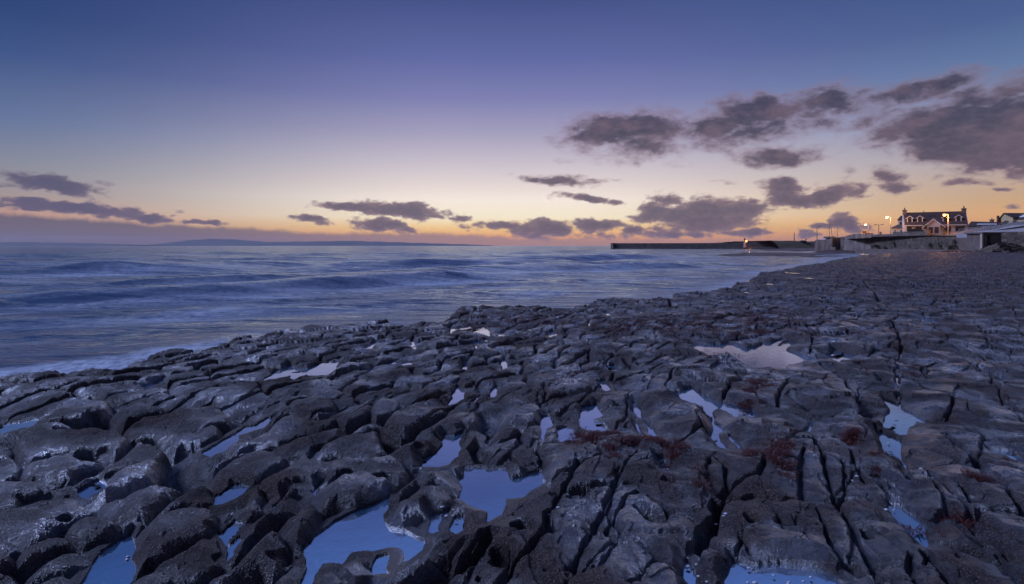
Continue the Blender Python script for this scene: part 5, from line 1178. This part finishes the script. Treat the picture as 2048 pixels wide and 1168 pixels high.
# ------------------------------------------------------------------ seaweed and shells
def scatter_weed():
    R = np.random.RandomState(11); P = []
    for (a, b, ra, rb, s) in WEED:
        if s < .1: continue
        n = int(ra*rb*s*1.1*(1 if b > 720 else .8)); n = max(25, min(n, 2600))
        for k in range(n):
            px = a+R.normal(0, .62)*ra; py = b+R.normal(0, .62)*rb
            if py > 560: P.append((px, py))
    q = world(P, -.03); n1 = fbm(q[:, 0], q[:, 1], .5, 3, 211); n2 = fbm(q[:, 0], q[:, 1], .16, 2, 215); q = q[(n1+1.0*n2 > .16)]
    z, _, _, sd = shore_height(q[:, 0], q[:, 1]); v = []; f = []
    for (x, y), h, s0 in zip(q, z, sd):
        if s0 < .3: continue
        sc = 1.0 if y < 8 else .8+y*.03
        for k in range(7):
            a = R.uniform(0, 6.28); L = R.uniform(.03, .085)*sc; w_ = R.uniform(.002, .0055)*sc; c_, s_ = math.cos(a), math.sin(a); i = len(v)
            ox, oy = x+R.uniform(-.04, .04)*sc, y+R.uniform(-.04, .04)*sc; lift = R.uniform(.002, .018)*sc; bend = R.uniform(-.6, .6)
            hz = max(h, POOL)
            for j, (t_, zz) in enumerate(((0, .0), (.35, 1.), (.7, .9), (1, .25))):
                cx_, sy_ = math.cos(a+bend*t_), math.sin(a+bend*t_)
                for sgn in (-1, 1): v.append((ox+cx_*L*t_-sy_*w_*sgn*(1-t_*.6), oy+sy_*L*t_+cx_*w_*sgn*(1-t_*.6), hz+.004+lift*zz))
            for j in range(3): f.append([i+2*j, i+2*j+1, i+2*j+3, i+2*j+2])
    me = bpy.data.meshes.new('seaweed'); me.from_pydata(v, [], f); me.materials.append(M['weed']); o = bpy.data.objects.new('seaweed', me); COL.objects.link(o)
    o['kind'] = 'stuff'; o['label'] = 'tangled red brown seaweed caught on the rocks'
scatter_weed()
def scatter_shells():
    R = np.random.RandomState(21); P = []
    for (a, b, ra, rb, n) in ((1480, 1020, 22, 10, 14), (1110, 1005, 24, 8, 9), (1400, 1080, 20, 40, 6), (1590, 1145, 30, 12, 12), (1500, 1150, 30, 8, 8), (900, 1010, 8, 8, 5), (1560, 1080, 50, 30, 8), (1800, 960, 40, 80, 8), (300, 1090, 40, 10, 6), (1330, 905, 60, 40, 8), (1650, 900, 200, 120, 14), (1400, 950, 120, 60, 8)):
        for k in range(n): P.append((a+R.normal()*ra, b+R.normal()*rb))
    q = world(P, -.03); z, _, _, _ = shore_height(q[:, 0], q[:, 1]); m = MB()
    for (x, y), h in zip(q, z):
        if h > -.055: continue
        r_ = R.uniform(.005, .013); m.ball((x, y, max(h, POOL)+r_*.3), r_*1.4, r_, r_*.6, 7, 5)
    o = m.build('shells', M['shell'], None, True); o['kind'] = 'stuff'; o['label'] = 'scattered pale shells in the cracks and pools'
scatter_shells()

# ------------------------------------------------------------------ sea air
hm = bpy.data.materials.new('sea_air'); hm.use_nodes = True; k = NG(hm.node_tree); k.n.clear()
o_ = k.node('ShaderNodeOutputMaterial'); pv_ = k.node('ShaderNodeVolumePrincipled'); pv_.inputs['Density'].default_value = 4.0e-5; pv_.inputs['Color'].default_value = (.78, .74, .80, 1); pv_.inputs['Anisotropy'].default_value = .2
k.l.new(pv_.outputs[0], o_.inputs['Volume'])
hz = MB().box(-13000, 13000, -3000, 11500, -4, 170).build('haze', hm); hz['kind'] = 'stuff'; hz['label'] = 'thin sea air'
